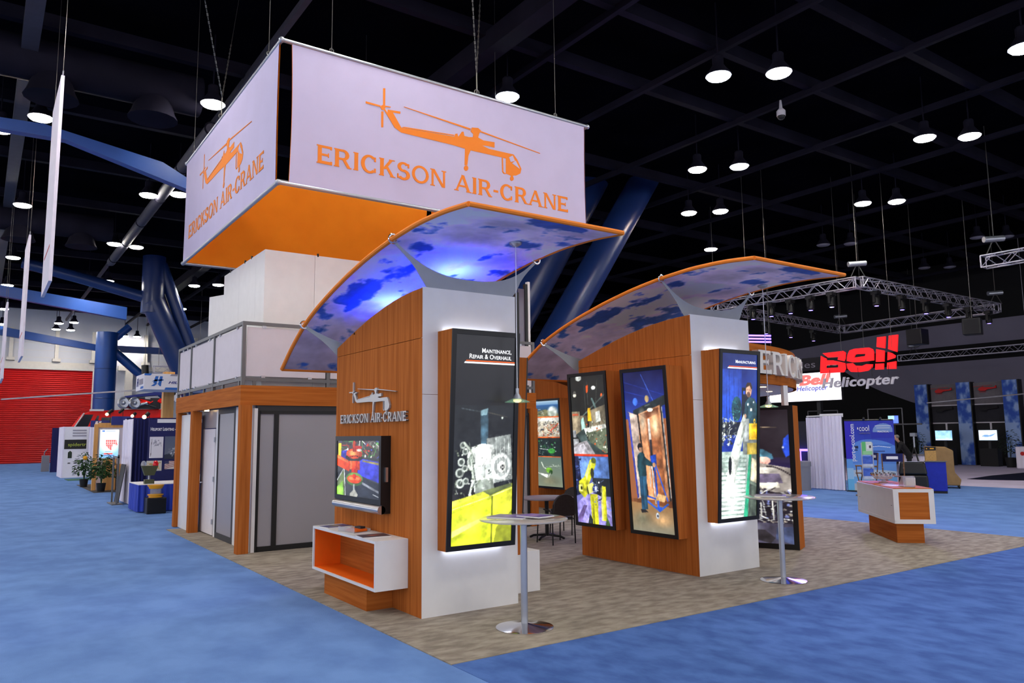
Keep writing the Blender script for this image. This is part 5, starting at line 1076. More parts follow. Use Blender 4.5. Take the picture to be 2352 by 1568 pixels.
t = thing('litter_bin', 'grey square bin by the left aisle, far down', 'bin', (3.6,56.1,0)); B().box(3.38,3.80,55.9,56.3,0,.98).build('body','bin_grey',t); B().tube([(3.5,56.1,.98),(3.52,56.1,1.2),(3.68,56.1,1.4)], .03, 8).build('handle','bin_grey',t)
def leafy(name, x, y, pot_r, pot_h, h, n, lab, m='leaf', seed=1, spread=.42, flower=False):
    t = thing(name, lab, 'plant', (x,y,.012)); r = random.Random(seed)
    B().lathe([(pot_r*.75,0),(pot_r,pot_h),(pot_r*.9,pot_h),(pot_r*.85,pot_h-.04)], (x,y,.012), 14).build('pot', 'pot_black', t, True)
    b = B()
    for k in range(5): a = k*1.3; b.tube([(x,y,pot_h-.05),(x+.12*math.cos(a),y+.12*math.sin(a),h*.8)], .012, 5)
    b.build('stems', m, t)
    lf = B()
    for k in range(n):
        a = r.uniform(0,6.28); rad = spread*math.sqrt(r.random()); z = pot_h+.08+(h-pot_h)*(1-.55*(rad/spread)**2)*r.uniform(.2,1); c = Vector((x+rad*math.cos(a), y+rad*math.sin(a), z)); d = Vector((math.cos(a+r.uniform(-.6,.6)), math.sin(a+r.uniform(-.6,.6)), r.uniform(-.7,.5))).normalized(); s = d.cross(Vector((0,0,1))).normalized(); L = r.uniform(.12,.2); w = L*.3
        up = s.cross(d); lf.add([c, c+d*L*.5+s*w+up*.01, c+d*L-up*.03, c+d*L*.5-s*w+up*.01, c+d*L*.5-up*.015], [(0,1,4),(1,2,4),(2,3,4),(3,0,4)])
    o = lf.build('foliage', m, t); o['kind'] = 'stuff'
    if flower: B().ball((x-.02,y-.25,h*.86), .09, 8).build('flower', 'signal_yellow', t, True)
    return t
leafy('potted_plant', 3.95, 32.9, .17, .32, 1.42, 420, 'bushy green potted plant beside the map poster', seed=2)
leafy('potted_plant', 3.75, 36.6, .17, .32, 1.40, 260, 'green potted plant with a yellow flower before the printed panel', seed=5, spread=.36, flower=True)
# red helicopter
t = thing('red_helicopter', 'red crane helicopter with twin engines parked beyond the booths', 'helicopter', (7,51,0))
hf = frame((0,50,0),(1,0,0),(0,0,1),(0,-1,0))
hull = [(4.4,1.6),(4.35,2.5),(4.95,3.42),(5.3,3.55),(7.4,3.68),(9.4,3.72),(9.6,3.5),(9.2,3.2),(7.0,3.0),(6.6,1.6),(5.5,1.3)]
B().prism(hull[::-1], hf, -1.5, 0).build('fuselage', 'helicopter_red', t, bevel=.06)
mat('cockpit_glass', (30,34,44), .08, spec=.8)
wn = [[(4.48,2.55),(4.98,3.36),(5.42,3.36),(5.12,2.55)],[(5.28,2.5),(5.62,3.30),(5.72,3.3),(5.62,2.5)],[(5.8,2.5),(5.85,3.2),(6.35,3.2),(6.45,2.5)]]
for q in wn: B().prism(q[::-1] if False else q, hf, -.01, .02).build('window', 'cockpit_glass', t)
B().tube([(4.42,49.97,2.5),(4.95,49.97,3.44)], .035, 8).build('windscreen_post', 'white_lam', t); B().box(5.2,5.9,49.6,49.9,3.55,3.66).build('roof_hatch', 'white_lam', t)
for k, x in enumerate((6.85,7.45)):
    e = B().tube([(x,49.4,4.03),(x+.5,50.6,4.05)], .30, 16).build('engine', 'satin', t, True); B().torus((x,49.38,4.03), .29, .07, (.38,-.92,0), 20, 8).build('intake_ring', 'silver', e, True); B().ball((x+.02,49.4,4.03), .13, 10).build('spinner', 'satin', e, True)
b = B().box(7.3,8.9,49.6,50.4,3.72,4.35).build('gearbox', 'dark_grey', t)
r = random.Random(9)
for k in range(14):
    x = r.uniform(7.3,9.2); z = r.uniform(3.75,4.35); B().tube([(x,49.5,z),(x+r.uniform(.2,.7),49.45,z+r.uniform(-.25,.25))], r.uniform(.03,.09), 7).build('engine_pipe', r.choice(['satin','dark_grey','silver','helicopter_red']), t, True)
B().prism([(6.9,4.33),(8.9,4.55),(9.2,4.75),(8.8,4.75),(7.0,4.45)][::-1], hf, -1.0, .2).build('cowling', 'hillsboro_navy', t); B().prism([(9.2,4.2),(9.9,4.7),(10.6,4.7),(10.6,4.1)][::-1], hf, -.6, .2).build('tail_cover', 'paper', t)
for k, (z0_, z1_, xt) in enumerate(((4.95,4.12,.95),(5.0,4.35,2.35))):
    B().hexa([(9.5,50.1+k*.6,z0_),(9.5,49.75+k*.6,z0_),(9.5,49.75+k*.6,z0_+.05),(9.5,50.1+k*.6,z0_+.05)],[(xt,50.1+k*2,z1_),(xt,49.6+k*2,z1_),(xt,49.6+k*2,z1_+.06),(xt,50.1+k*2,z1_+.06)]).build('rotor_blade', 'rotor_grey' if 'rotor_grey' in MATS else mat('rotor_grey',(170,168,176),.35,metal=.3,noise=.1), t)
B().tube([(9.6,50,4.3),(9.6,50,5.1)], .2, 12).build('rotor_mast', 'dark_grey', t, True)
B().tube([(6.15,49.9,3.45),(6.4,49.8,3.62)], .09, 10).build('search_light', 'black', t, True)
# far truss and hanging spot
def truss(p0, p1, w, lab, m='truss_alu', group=None, step=None, r=.028, hang=False):
    mat('truss_alu', (190,186,200), .32, metal=.8, noise=.05)
    p0, p1 = Vector(p0), Vector(p1); d = p1-p0; L = d.length; d.normalize(); s = d.cross(Vector((0,0,1))).normalized()*w/2; u = Vector((0,0,w/2))
    t = thing('light_truss', lab, 'truss', tuple((p0+p1)/2), 0, group)
    cs = [(s+u),(s-u),(-s-u),(-s+u)]
    for c in cs: B().tube([p0+c, p1+c], r, 6).build('chord', m, t, True)
    n = max(2, int(round(L/(step or w*1.05)))); base = {}
    for f_ in range(4):
        a, b_ = cs[f_], cs[(f_+1)%4]
        for i in range(n):
            q0 = p0+d*(L*i/n)+(a if i % 2 else b_); key = (f_, i % 2)
            if key not in base:
                o = B().tube([q0, p0+d*(L*(i+1)/n)+(b_ if i % 2 else a)], r*.6, 5).build('brace', m, t); base[key] = (o, i)
            else:
                o = base[key][0].copy(); COL.objects.link(o); o.location = Vector(base[key][0].location)+d*(L*(i-base[key][1])/n)
    for e in (p0, p1):
        B().tube([e+cs[0],e+cs[1],e+cs[2],e+cs[3],e+cs[0]], r, 5).build('end_frame', m, t)
    if hang:
        for e in (p0+d*.3, p1-d*.3): B().tube([e+u, Vector((e.x,e.y,13))], .012, 5).build('wire', 'chain', t)
    return t
truss((10.2,60,6.9),(13.6,60,6.9),.5,'short far truss above the box sign', hang=True)
t = thing('hanging_spotlight', 'black hanging spotlight with white glow above the box sign', 'lamp', (8.0,50,5.2)); B().tube([(8.0,50,13),(8.0,50,6.3)], .015, 5).build('cable','black',t); B().tube([(8.0,50,6.3),(8.05,49.9,5.5)], .2, 10).build('can','black',t,True); B().ball((8.2,49.8,5.15), .22, 10).build('bulb','glow_white',t,True)
# ================================================================ right background
mat('bell_red', (244,20,24), .4, emit=.6); mat('bell_grey', (206,202,210), .5); mat('screen_white', (250,248,255), .4, emit=1.0); mat('strip_black', (20,19,24), .7); mat('strip_text', (130,128,138), .7)
mat('purple_glow', (96,72,255), .5, emit=6.); mat('violet_lens', (110,90,255), .4, emit=10.); mat('tan', (150,116,72), .6, noise=.1); mat('tan_grille', (196,150,84), .6, noise=.15, nscale=(20,20,40)); mat('cart_blue', (26,44,170), .7, noise=.08); mat('stained', (118,80,50), .5); mat('skin', (190,140,116), .6); mat('cloth_black', (20,19,22), .9); mat('hair_grey', (120,116,112), .8); mat('mesh_grey', (110,106,112), .8, noise=.08); mat('mesh_dark', (42,42,50), .8, noise=.08); mat('logo_red', (200,30,30), .6)
# lighting rig
RZ = 8.0; RC = [(29.2,17.2,RZ),(41.6,17.3,RZ),(42.2,26.1,RZ),(29.0,24.5,RZ)]
truss(RC[0],RC[1],.42,'right-hand truss of the square lighting rig'); truss(RC[3],RC[0],.42,'left-hand truss of the square lighting rig'); truss(RC[1],RC[2],.42,'far right truss of the lighting rig'); truss(RC[3],RC[2],.42,'far back truss of the square lighting rig')
truss((29.6,12.6,RZ),(29.6,6.5,RZ),.42,'truss entering from the right edge of the picture')
truss((52.0,28,6.9),(52.0,12,6.9),.4,'long dim truss before the right wall')
for k, (x, y) in enumerate(((29.2,17.2),(29.0,24.5),(42.0,26),(41.6,17.3),(29.6,12.2),(52,27),(52,13))):
    t = thing('chain_hoist', ('chain hoist at the near corner of the lighting rig','chain hoist at the left corner of the lighting rig','chain hoist at the far corner of the lighting rig','chain hoist at the right corner of the lighting rig','chain hoist on the truss at the right edge','chain hoist on the left end of the dim truss','chain hoist on the right end of the dim truss')[k], 'hoist', (x,y,RZ+.3 if k < 5 else 7.2)); z = RZ if k < 5 else 6.9
    B().tube([(x,y,z+.9),(x,y,13)], .015, 5).build('chain','chain',t); B().tube([(x-.3,y+.2,z+.75),(x+.3,y-.2,z+.8)], .11, 10).build('motor','satin',t,True); B().tube([(x,y,z+.8),(x-.2,y+.2,z+.21)], .02, 5).build('sling','chain',t); B().tube([(x,y,z+.8),(x+.2,y-.2,z+.21)], .02, 5).build('sling','chain',t)
def mover(x, y, z, lab, group):
    t = thing('moving_light', lab, 'stage light', (x,y,z), 0, group, local=True)
    B().box(-.17,.17,-.14,.14,-.14,0).build('base','black',t); B().box(-.2,-.15,-.05,.05,-.48,-.14).build('yoke','black',t); B().box(.15,.2,-.05,.05,-.48,-.14).build('yoke','black',t); B().lathe([(.1,.0),(.15,.06),(.14,.3),(.08,.42)], (0,0,-.62), 14).build('head','black',t,True); B().lathe([(.085,0),(.08,-.004)], (0,0,-.62), 12).build('lens','violet_lens',t); return t
m0 = None
for k in range(16):
    n6 = ('nearest','second','third','fourth','fifth','farthest')
    if k < 6: p = (30.5+2.0*k, 17.22, RZ-.24); w_ = 'right-hand'; j_ = k
    elif k < 12: p = (29.15, 18.4+1.0*(k-6), RZ-.24); w_ = 'left-hand'; j_ = k-6
    else: p = (31.5+2.6*(k-12), 24.75+.13*(2.5+2.6*(k-12)), RZ-.24); w_ = 'far back'; j_ = k-12
    lab = '%s black moving light under the %s rig truss' % (n6[j_].capitalize(), w_); g = 'moving lights under the %s rig truss' % w_
    if m0 is None: m0 = mover(*p, lab, g)
    else: c = copy_tree(m0); c.location = p; setp(c, lab, 'stage light', g)
for k, (x, y, z) in enumerate(((36,18.45,6.3),(36,16.0,6.5))):
    t = thing('hanging_speaker', ('black hanging speaker above the red letters','black hanging speaker right of the red letters')[k], 'speaker', (x,y,z-.35), .3*k, None, local=True); B().box(-.35,.35,-.36,.36,0,.72).build('cabinet','black',t,bevel=.03); B().box(-.36,-.35,-.3,.3,.05,.66).build('grille','strip_black',t); B().tube([(0,0,.72),(0,0,13-z+.35)], .015, 5).build('cable','chain',t)
t = thing('light_bar_rack', 'three violet light bars hung behind the curved header', 'light bar', (26.3,20,5.7))
for k in range(3): B().tube([(26.0,20.35,5.70+.13*k),(26.6,19.6,5.64+.13*k)], .035, 6).build('led_bar','purple_glow',t)
for x, y in ((26.05,20.29),(26.55,19.66)): B().tube([(x,y,5.6),(x,y,12.99)], .012, 5).build('wire','chain',t)
# violet stage beams from the rig
for k, (p, q, e) in enumerate((((29.3,18.5,7.2),(12.2,9.4,2.7),7000),((30.5,17.3,7.2),(10,7,1),2500),((29.2,22.0,7.2),(9,12.5,7),2200))):
    ld = bpy.data.lights.new('stage_beam','SPOT'); ld.energy = e; ld.color = (.36,.26,1.); ld.spot_size = math.radians(38); ld.spot_blend = .6; ld.shadow_soft_size = .12
    lo = bpy.data.objects.new('stage_beam', ld); COL.objects.link(lo); lo.location = p; lo.rotation_euler = (Vector(q)-Vector(p)).to_track_quat('-Z','Y').to_euler()
# hanging red letters
t = thing('hanging_letters', 'big glowing red hanging letters with a grey word below', 'hanging sign', (30,17.8,4.0))
fb = lambda u, v, d=0: (30-d, 19.67-u, 4.5+v)
def BP(x, y):
    u = (x/6.109-14.4)*.01839; return (u, (94.2-y/6.109)*.01839-u*.085)
def bl(pts):
    q = [BP(*p) for p in pts]; A_ = sum(q[i][0]*q[(i+1)%len(q)][1]-q[(i+1)%len(q)][0]*q[i][1] for i in range(len(q))); return q if A_ > 0 else q[::-1]
LB = {'letter_b': [[(118,330),(205,372),(188,508),(180,580),(90,585)],[(203,395),(300,393),(400,412),(485,432),(490,445),(385,454),(232,462),(194,472)],[(385,452),(490,443),(492,515),(460,560),(380,566),(380,497)],[(188,506),(380,495),(384,566),(180,580)],[(148,292),(470,260),(392,346),(228,353)],[(470,260),(505,285),(496,365),(475,405),(378,386),(392,346)]],
 'letter_e': [[(515,402),(530,320),(565,255),(640,232),(688,305),(650,312),(625,356)],[(640,232),(850,217),(800,303),(688,306)],[(850,217),(905,240),(918,280),(912,394),(790,334),(800,303)],[(515,402),(625,356),(790,334),(912,394),(700,418),(600,421)],[(512,440),(600,432),(640,468),(740,470),(800,446),(892,447),(880,490),(820,535),(700,556),(570,556),(520,510)]],
 'letter_l': [[(978,80),(1098,70),(1078,232),(963,212)],[(955,240),(1070,262),(1055,410),(938,415)],[(930,440),(1048,435),(1040,515),(920,520)]],
 'letter_l_': [[(1142,62),(1268,50),(1240,282),(1120,242)],[(1112,280),(1165,295),(1215,330),(1205,360),(1100,392)],[(1095,425),(1218,405),(1210,505),(1085,510)]]}
for nm, ps in LB.items():
    b = B()
    for p in ps: b.prism(bl(p), fb, 0, .05)
    b.build(nm.rstrip('_'), 'bell_red', t)
fh = lambda u, v, d=0: (30-d, 19.70-u, 3.86+v)
sans('Helicopter', fh, .42, 'bell_grey', 'grey_word', t, .06, .05, -.02, bold=.022, shear=.2, space=1.05, fit=3.40)
for y in (19.2,17.9,17.3,16.6): B().tube([(29.95,y,4.2),(29.95,y,4.6)], .012, 5).build('link','black',t)
for y in (18.6,16.4): B().tube([(29.95,y,5.3),(29.95,y,13)], .01, 5).build('wire','chain',t)
# big screen and black name strip
t = thing('video_wall', 'bright white video wall behind the hanging letters', 'screen', (33,22.4,3.42)); B().box(33.0,33.15,20.6,24.6,3.42,4.80).build('housing','black',t); B().box(32.99,33.0,20.62,24.58,3.44,4.78).build('screen_face','screen_white',t)
f = frame((32.985,23.0,3.44),(0,-1,0),(0,0,1),(-1,0,0)); sans('Bell', f, .48, mat('screen_red',(240,110,104),.5,emit=.75), 'screen_logo', t, .003, .15, .78, bold=.05, shear=.25, fit=1.75); sans('Helicopter', f, .24, mat('screen_navy',(50,56,150),.5,emit=1.), 'screen_word', t, .003, .0, .50, bold=.02, shear=.2, fit=1.7)
B().box(33.4,33.6,22.0,22.2,0,3.42).box(33.15,33.6,22.0,22.2,3.5,3.7).build('mast','black',t)
t = thing('name_strip', 'black strip sign with pale lettering above the video wall', 'sign', (33,21.5,4.9)); B().box(33.0,33.1,19.2,24.6,4.90,5.52).build('board','strip_black',t); f = frame((32.99,22.9,5.0),(0,-1,0),(0,0,1),(-1,0,0)); sans('des Inc', f, .34, 'strip_text', 'lettering', t, .003, 0, .04, fit=2.1)
for y in (24.4,19.4): B().tube([(33.05,y,5.5),(33.05,y,12.99)], .01, 5).build('wire','chain',t)
# white curtains, bin, cool banner
t = thing('white_curtain', 'white pleated curtain wall on a pipe frame', 'curtain', (24,15.6,0))
drape('curtain_panel', (24.0,16.42), (24.0,15.72), .03, 2.46, 'pale_drape', None, folds=6, amp=.05, parent=t); drape('curtain_panel', (23.9,15.70), (23.8,14.96), .03, 2.50, 'pale_drape', None, folds=5, amp=.04, parent=t); B().tube([(24.03,16.4,2.5),(23.86,14.96,2.52)], .025, 8).build('rail','white_lam',t); B().box(24.05,24.1,15.05,15.9,2.46,2.58).build('header','paper',t)
for y in (16.4,15.1): B().tube([(24.06,y,0),(24.06,y,2.5)], .025, 6).build('upright','satin',t)
t = thing('litter_bin', 'pale grey round bin beside the white curtain', 'bin', (23.3,16.25,0)); B().lathe([(.30,0),(.33,.8)], (23.3,16.25,0), 24).build('body','bin_grey',t,True); B().lathe([(.35,0),(.35,.16),(.3,.18)], (23.3,16.25,.8), 24).build('lid','bin_grey',t,True)
B().box(24.6,25.6,16.75,18.4,0,2.35).build('dark_cabinet','mesh_dark',label='dark cabinet behind the curved header and curtain', cat='cabinet'); B().tube([(24.5,17.4,1.32),(24.5,16.7,1.32)], .04, 6).tube([(24.5,17.05,0),(24.5,17.05,1.3)],.02,5).build('led_bar','purple_glow',label='small violet light bar left of the white curtain', cat='light bar')
t = thing('curved_banner', 'curved blue display wall for portable coolers', 'banner', (24.2,14.2,0))
pc = Pic(150, 260, (50,58,180))
def pac(p):
    p.grad(0,1,(46,54,176),(60,110,210)); arcv = .40+.5*((p.x-.56)/.75)**2*.55; p.put(p.y>arcv-.13,(92,140,222)); p.put(p.y>.62,(120,170,232),.6); p.put(p.y>.70+.1*(p.x-.5)**2,(190,206,224)); p.put((p.y>.80),(120,180,232)); p.put(p.y>.90,(196,200,206))
    p.put((p.x<.18)&(p.y<.55),(52,40,190)); p.put((p.x<.18)&(p.y>.55),(100,160,230)); p.put((p.x<.18)&(p.y>.68),(160,206,240)); p.put((p.x<.18)&(p.y>.84),(110,190,236))
    p.ell(.80,.135,.17,.095,(120,150,206)); p.rect(.6,.165,1,.25,(46,54,176)); p.rect(.63,.13,.97,.165,(120,150,206)); p.rect(.66,.07,.94,.08,(200,210,226)); p.rect(.68,.10,.92,.112,(190,200,220))
    p.line([(.5,.385),(.7,.365),(.9,.385)],.012,(230,240,250)); p.rect(.24,.36,.34,.40,(30,40,80)); p.rect(.6,.345,.95,.36,(60,110,200)); p.rect(.45,.43,.8,.445,(50,70,140)); p.rect(.24,.41,.32,.43,(40,60,110))
pac(pc); Wp = [(23.84,14.86),(23.90,14.68),(24.0,14.52),(24.12,14.36),(24.3,14.05),(24.45,13.8),(24.58,13.58)]
wx = np.linspace(0,1,len(Wp)); wX = [p[0] for p in Wp]; wY = [p[1] for p in Wp]
print_mesh('printed_face', pc, P_CLOTH, t, lambda u, v: (float(np.interp(u,wx,wX)), float(np.interp(u,wx,wY)), 2.31-2.27*v))
b = B(); 
V = [(x+.03,y+.03,z) for z in (.02,2.31) for x, y in Wp]; b.add(V, [(i,i+1,len(Wp)+i+1,len(Wp)+i) for i in range(len(Wp)-1)]); b.build('back_sheet','black',t)
B().tube([(x+.02,y+.02,2.33) for x, y in Wp], .03, 6).build('top_rail','black',t); B().box(23.8,24.1,14.3,14.9,0,.03).build('foot','black',t); B().box(24.3,24.6,13.55,13.9,0,.03).build('foot','black',t)
fv = frame((23.95,14.60,.98),(0,0,1),(-.43,.9,0),(-.9,-.43,0)); sans('port-a-cool.com', fv, .15, 'paper', 'vertical_text', t, .01, 0, 0, bold=.01, fit=1.22)
d_ = Vector((24.58-24.02,13.58-14.5,0)).normalized(); fo = frame((23.985,14.50,0),d_,(0,0,1),(-.87,-.5,0))
sans('cool', fo, .20, 'paper', 'logo_text', t, .012, .05, 1.98, fit=.30); B().prism([(.0,2.03),(.03,2.03),(.03,2.1),(.0,2.1)],fo,.004,.012).build('logo_dot','paper',t); sans('cooling units', fo, .055, 'strip_text', 'small_text', t, .012, .05, 1.89, fit=.33); sans('PRACTICAL', fo, .055, 'paper', 'small_text', t, .012, .60, 1.93, bold=.02, fit=.34)
for k, (x, y) in enumerate(((24.05,14.3),(24.35,13.9))): B().tube([(x,y,2.34),(x-.15,y-.1,2.40)], .035, 8).build('display_spot','black',t,True)
# literature rack
t = thing('literature_rack', 'tall literature rack with a green and white sheet on top', 'rack', (20.6,12.3,0))
xk, yk = 20.60, 12.36; dx = Vector((.5,-.86,0)); fr_ = frame((xk,yk,0),dx,(0,0,1),(-.86,-.5,0))
for u in (0,.28): B().prism([(u-.015,0),(u+.015,0),(u+.015,1.65),(u-.015,1.65)],fr_,-.02,.02).build('upright','satin',t)
def greens(p): p.a[:] = (206,216,206); p.rect(0,0,.4,1,(96,190,110)); p.rect(.5,.25,.95,.55,(230,230,230)); p.rect(.7,.3,.9,.5,(60,50,60)); p.rect(.1,.7,1,1,(150,210,150))
def blues(p): p.a[:] = (60,96,190); p.rect(0,.7,1,1,(180,190,210)); p.noise(4,60,3)
for k, (z0_, z1_, fn) in enumerate(((1.32,1.68,greens),(.98,1.27,blues),(.64,.93,blues),(.3,.58,blues))):
    p = Pic(20,24,(200,200,200)); fn(p); print_mesh('leaflet', p, P_PAPER, t, lambda u, v, z0_=z0_, z1_=z1_: fr_(.01+.26*u, z1_+(z0_-z1_)*v, .03)); B().prism([(0,z0_-.03),(.28,z0_-.03),(.28,z0_),(0,z0_)],fr_,-.02,.06).build('pocket','acrylic',t)
B().prism([(-.06,0),(.34,0),(.34,.03),(-.06,.03)],fr_,-.15,.15).build('foot','satin',t)
def director(x, y, rz, lab, txt=True):
    t = thing('director_chair', lab, 'chair', (x,y,0), rz, 'wooden director chairs', local=True)
    for s in (-1,1):
        B().tube([(s*.27,-.2,.02),(-s*.27,.2,.72)] if False else [(s*.28,-.22,.03),(-s*.26,-.22,.68)], .018, 6).build('cross_leg','stained',t); B().tube([(s*.28,.22,.03),(-s*.26,.22,.68)], .018, 6).build('cross_leg','stained',t)
        B().tube([(s*.27,-.25,.7),(s*.27,.25,.7)], .02, 6).build('seat_bar','stained',t); B().tube([(s*.27,-.25,.92),(s*.27,.22,.92)], .024, 6).build('armrest','stained',t); B().tube([(s*.27,.2,.66),(s*.28,.26,1.32)], .018, 6).build('back_post','stained',t); B().tube([(s*.27,-.22,.68),(s*.27,-.22,.92)], .016, 6).build('arm_post','stained',t); B().tube([(s*.28,-.28,.03),(s*.28,.28,.03)], .02, 6).build('foot_bar','stained',t)
    B().box(-.27,.27,-.2,.2,.69,.705).build('seat_cloth','stained',t); B().hexa([(-.28,.235,1.1),(.28,.235,1.1),(.28,.25,1.1),(-.28,.25,1.1)],[(-.28,.25,1.33),(.28,.25,1.33),(.28,.265,1.33),(-.28,.265,1.33)]).build('back_cloth','navy_drape',t)
    if txt: B().hexa([(-.16,.225,1.17),(.14,.225,1.17),(.14,.236,1.17),(-.16,.236,1.17)],[(-.16,.236,1.25),(.14,.236,1.25),(.14,.246,1.25),(-.16,.246,1.25)]).build('back_print','paper',t)
director(21.45,11.95,-1.06,'wooden director chair with printed navy back before the curved banner'); director(22.3,13.25,-2.3,'wooden director chair behind the literature rack')
t = thing('black_cooler', 'bulky black portable cooler behind the counter', 'cooler', (23.9,12.7,0), math.atan2(-.88,.47), None, local=True)
B().hexa([(-.42,-.3,.12),(.42,-.3,.12),(.42,.3,.12),(-.42,.3,.12)],[(-.40,-.3,.62),(.40,-.3,.62),(.40,.3,.62),(-.40,.3,.62)]).build('tank','black',t,bevel=.05); B().hexa([(-.40,-.28,.63),(.40,-.28,.63),(.40,.28,.63),(-.40,.28,.63)],[(-.34,-.25,1.02),(.34,-.25,1.02),(.34,.25,1.02),(-.34,.25,1.02)]).build('hood','black',t,bevel=.05); B().box(-.2,.2,-.26,-.2,1.02,1.035).build('handle','satin',t)
for sx in (-.34,.34): B().tube([(sx,-.25,.06),(sx+.05,-.25,.06)], .06, 10).build('caster','rubber',t,True); B().tube([(sx,.25,.06),(sx+.05,.25,.06)], .06, 10).build('caster','rubber',t,True)
t = thing('blue_counter', 'small counter with bright blue cloth sides', 'counter', (25.2,12.65,0), math.atan2(-.88,.47), None, local=True)
B().box(-.29,.29,-.2,.2,.07,.98).build('cloth_side','cart_blue',t,bevel=.02); B().box(-.32,.32,-.22,.22,.98,1.0).build('top','rail_grey',t); B().box(-.28,.28,-.19,.19,.0,.07).build('base','black',t)
t = thing('tan_cooler', 'tan portable cooler on casters behind the blue counter', 'cooler', (27.6,13.7,0), math.atan2(-.88,.47), None, local=True)
B().prism([(-.45,.1),(.55,.1),(.6,.3),(.42,.55),(.42,1.28),(.2,1.40),(-.45,1.42)],frame((0,0,0),(1,0,0),(0,0,1),(0,-1,0)),-.35,.35).build('body','tan',t,bevel=.03); B().box(-.44,-.1,-.36,-.345,.5,1.28).build('grille','tan_grille',t); B().box(-.44,-.1,-.365,-.345,1.29,1.41).build('control_panel','black',t); B().box(-.4,-.36,-.37,-.36,1.33,1.36).box(-.28,-.16,-.37,-.36,1.33,1.37).build('buttons','signal_yellow',t)
for sx in (-.35,.5): B().tube([(sx,-.3,.06),(sx+.05,-.3,.06)], .06, 10).build('caster','rubber',t,True); B().tube([(sx,.3,.06),(sx+.05,.3,.06)], .06, 10).build('caster','rubber',t,True)
# the person bending over a desk
def skin_body(name, verts, edges, radii, m, parent, root=0):
    me = bpy.data.meshes.new(name); me.from_pydata(verts, edges, []); me.materials.append(MATS[m]); o = bpy.data.objects.new(name, me); COL.objects.link(o)
    md = o.modifiers.new('skin','SKIN'); sv = me.skin_vertices[0].data if me.skin_vertices else None
    if sv is None:
        bpy.context.view_layer.update(); sv = me.skin_vertices[0].data if me.skin_vertices else None
    if sv:
        for i, r in enumerate(radii): sv[i].radius = (r, r); sv[i].use_root = (i == root)
    o.modifiers.new('sub','SUBSURF').levels = 1; o.modifiers['sub'].render_levels = 1; o.parent = parent; return o
PR = thing('person', 'person in black clothes bending forward behind the curved banner', 'person', (30.2,16.2,0.004), math.atan2(.88,-.47), None, local=True)
def body_mesh(name, chains, m, parent):
    """one continuous surface: rings along joint chains, remeshed together"""
    b = B()
    for pts, rs in chains:
        pts = [Vector(p) for p in pts]; k = len(b.v); n = 12; prev = None
        for i, p in enumerate(pts):
            d = (pts[min(i+1,len(pts)-1)]-pts[max(i-1,0)]).normalized(); a = prev or Vector((0,1,0)); u = (a-d*a.dot(d)).normalized(); w = d.cross(u); prev = u; ra, rb = rs[i] if isinstance(rs[i], tuple) else (rs[i], rs[i])
            for j in range(n): q = 2*math.pi*j/n; b.v.append(tuple(p+u*math.cos(q)*ra+w*math.sin(q)*rb))
        for i in range(len(pts)-1):
            for j in range(n): b.f.append((k+i*n+j,k+i*n+(j+1)%n,k+(i+1)*n+(j+1)%n,k+(i+1)*n+j))
        b.f.append(tuple(k+j for j in range(n))[::-1]); b.f.append(tuple(k+(len(pts)-1)*n+j for j in range(n)))
    o = b.build(name, m, parent); rm = o.modifiers.new('remesh','REMESH'); rm.mode = 'VOXEL'; rm.voxel_size = .014; rm.use_smooth_shade = True; sm = o.modifiers.new('soft','SMOOTH'); sm.iterations = 4; return o
# x: forward lean direction, y: side, z: up
body_mesh('clothes', [([(-.05,0,.88),(-.04,0,1.0),(.06,0,1.2),(.2,0,1.42),(.28,0,1.52)],[(.17,.13),(.16,.12),(.18,.12),(.21,.12),(.10,.09)]),
  ([(-.05,.09,.92),(-.02,.1,.5),(-.06,.1,.1)],[.095,.065,.05]),([(-.05,-.09,.92),(0,-.1,.5),(-.02,-.1,.1)],[.095,.065,.05]),
  ([(-.08,.1,.09),(.1,.11,.04),(.17,.11,.035)],[.045,.045,.03]),([(-.04,-.1,.09),(.14,-.11,.04),(.21,-.11,.035)],[.045,.045,.03]),
  ([(.2,.19,1.44),(.3,.24,1.2),(.5,.2,1.1)],[.07,.052,.04]),([(.2,-.19,1.44),(.32,-.24,1.2),(.52,-.16,1.1)],[.07,.052,.04])], 'cloth_black', PR)
hd = body_mesh('head', [([(.26,0,1.5),(.32,0,1.58),(.37,0,1.66),(.39,0,1.74),(.37,0,1.79)],[.05,.05,(.075,.085),(.075,.09),(.04,.05)]),([(.43,0,1.67),(.475,0,1.655)],[.02,.014]),([(.36,.07,1.69),(.36,.09,1.69)],[.025,.015]),([(.36,-.07,1.69),(.36,-.09,1.69)],[.025,.015])], 'skin', PR)
B().ball((.345,0,1.735), .098, 14, (.95,.86,.85)).build('hair','hair_grey',hd,True)
for s in (-1,1):
    B().ball((.455,s*.03,1.70), .011, 8).build('eye','black',hd)
    h0 = Vector((.54,s*.18,1.08)); hh = [([(.50,s*.18,1.105),(.54,s*.178,1.09),(.585,s*.176,1.075)],[(.03,.016),(.042,.018),(.038,.015)])]
    for j in range(4): hh.append(([(.58,s*.176+(-.027+.018*j),1.076),(.62,s*.176+(-.03+.02*j),1.066),(.65+.006*(j in (1,2)),s*.176+(-.03+.02*j),1.05)],[.0095,.009,.008]))
    hh.append(([(.53,s*.176-s*.035,1.085),(.565,s*.176-s*.06,1.07),(.595,s*.176-s*.062,1.062)],[.011,.0105,.009])); o = body_mesh('hand', hh, 'skin', PR); o.modifiers['remesh'].voxel_size = .005
B().ball((.475,0,1.63), .014, 8, (.5,1.4,.4)).build('mouth','logo_red',hd)
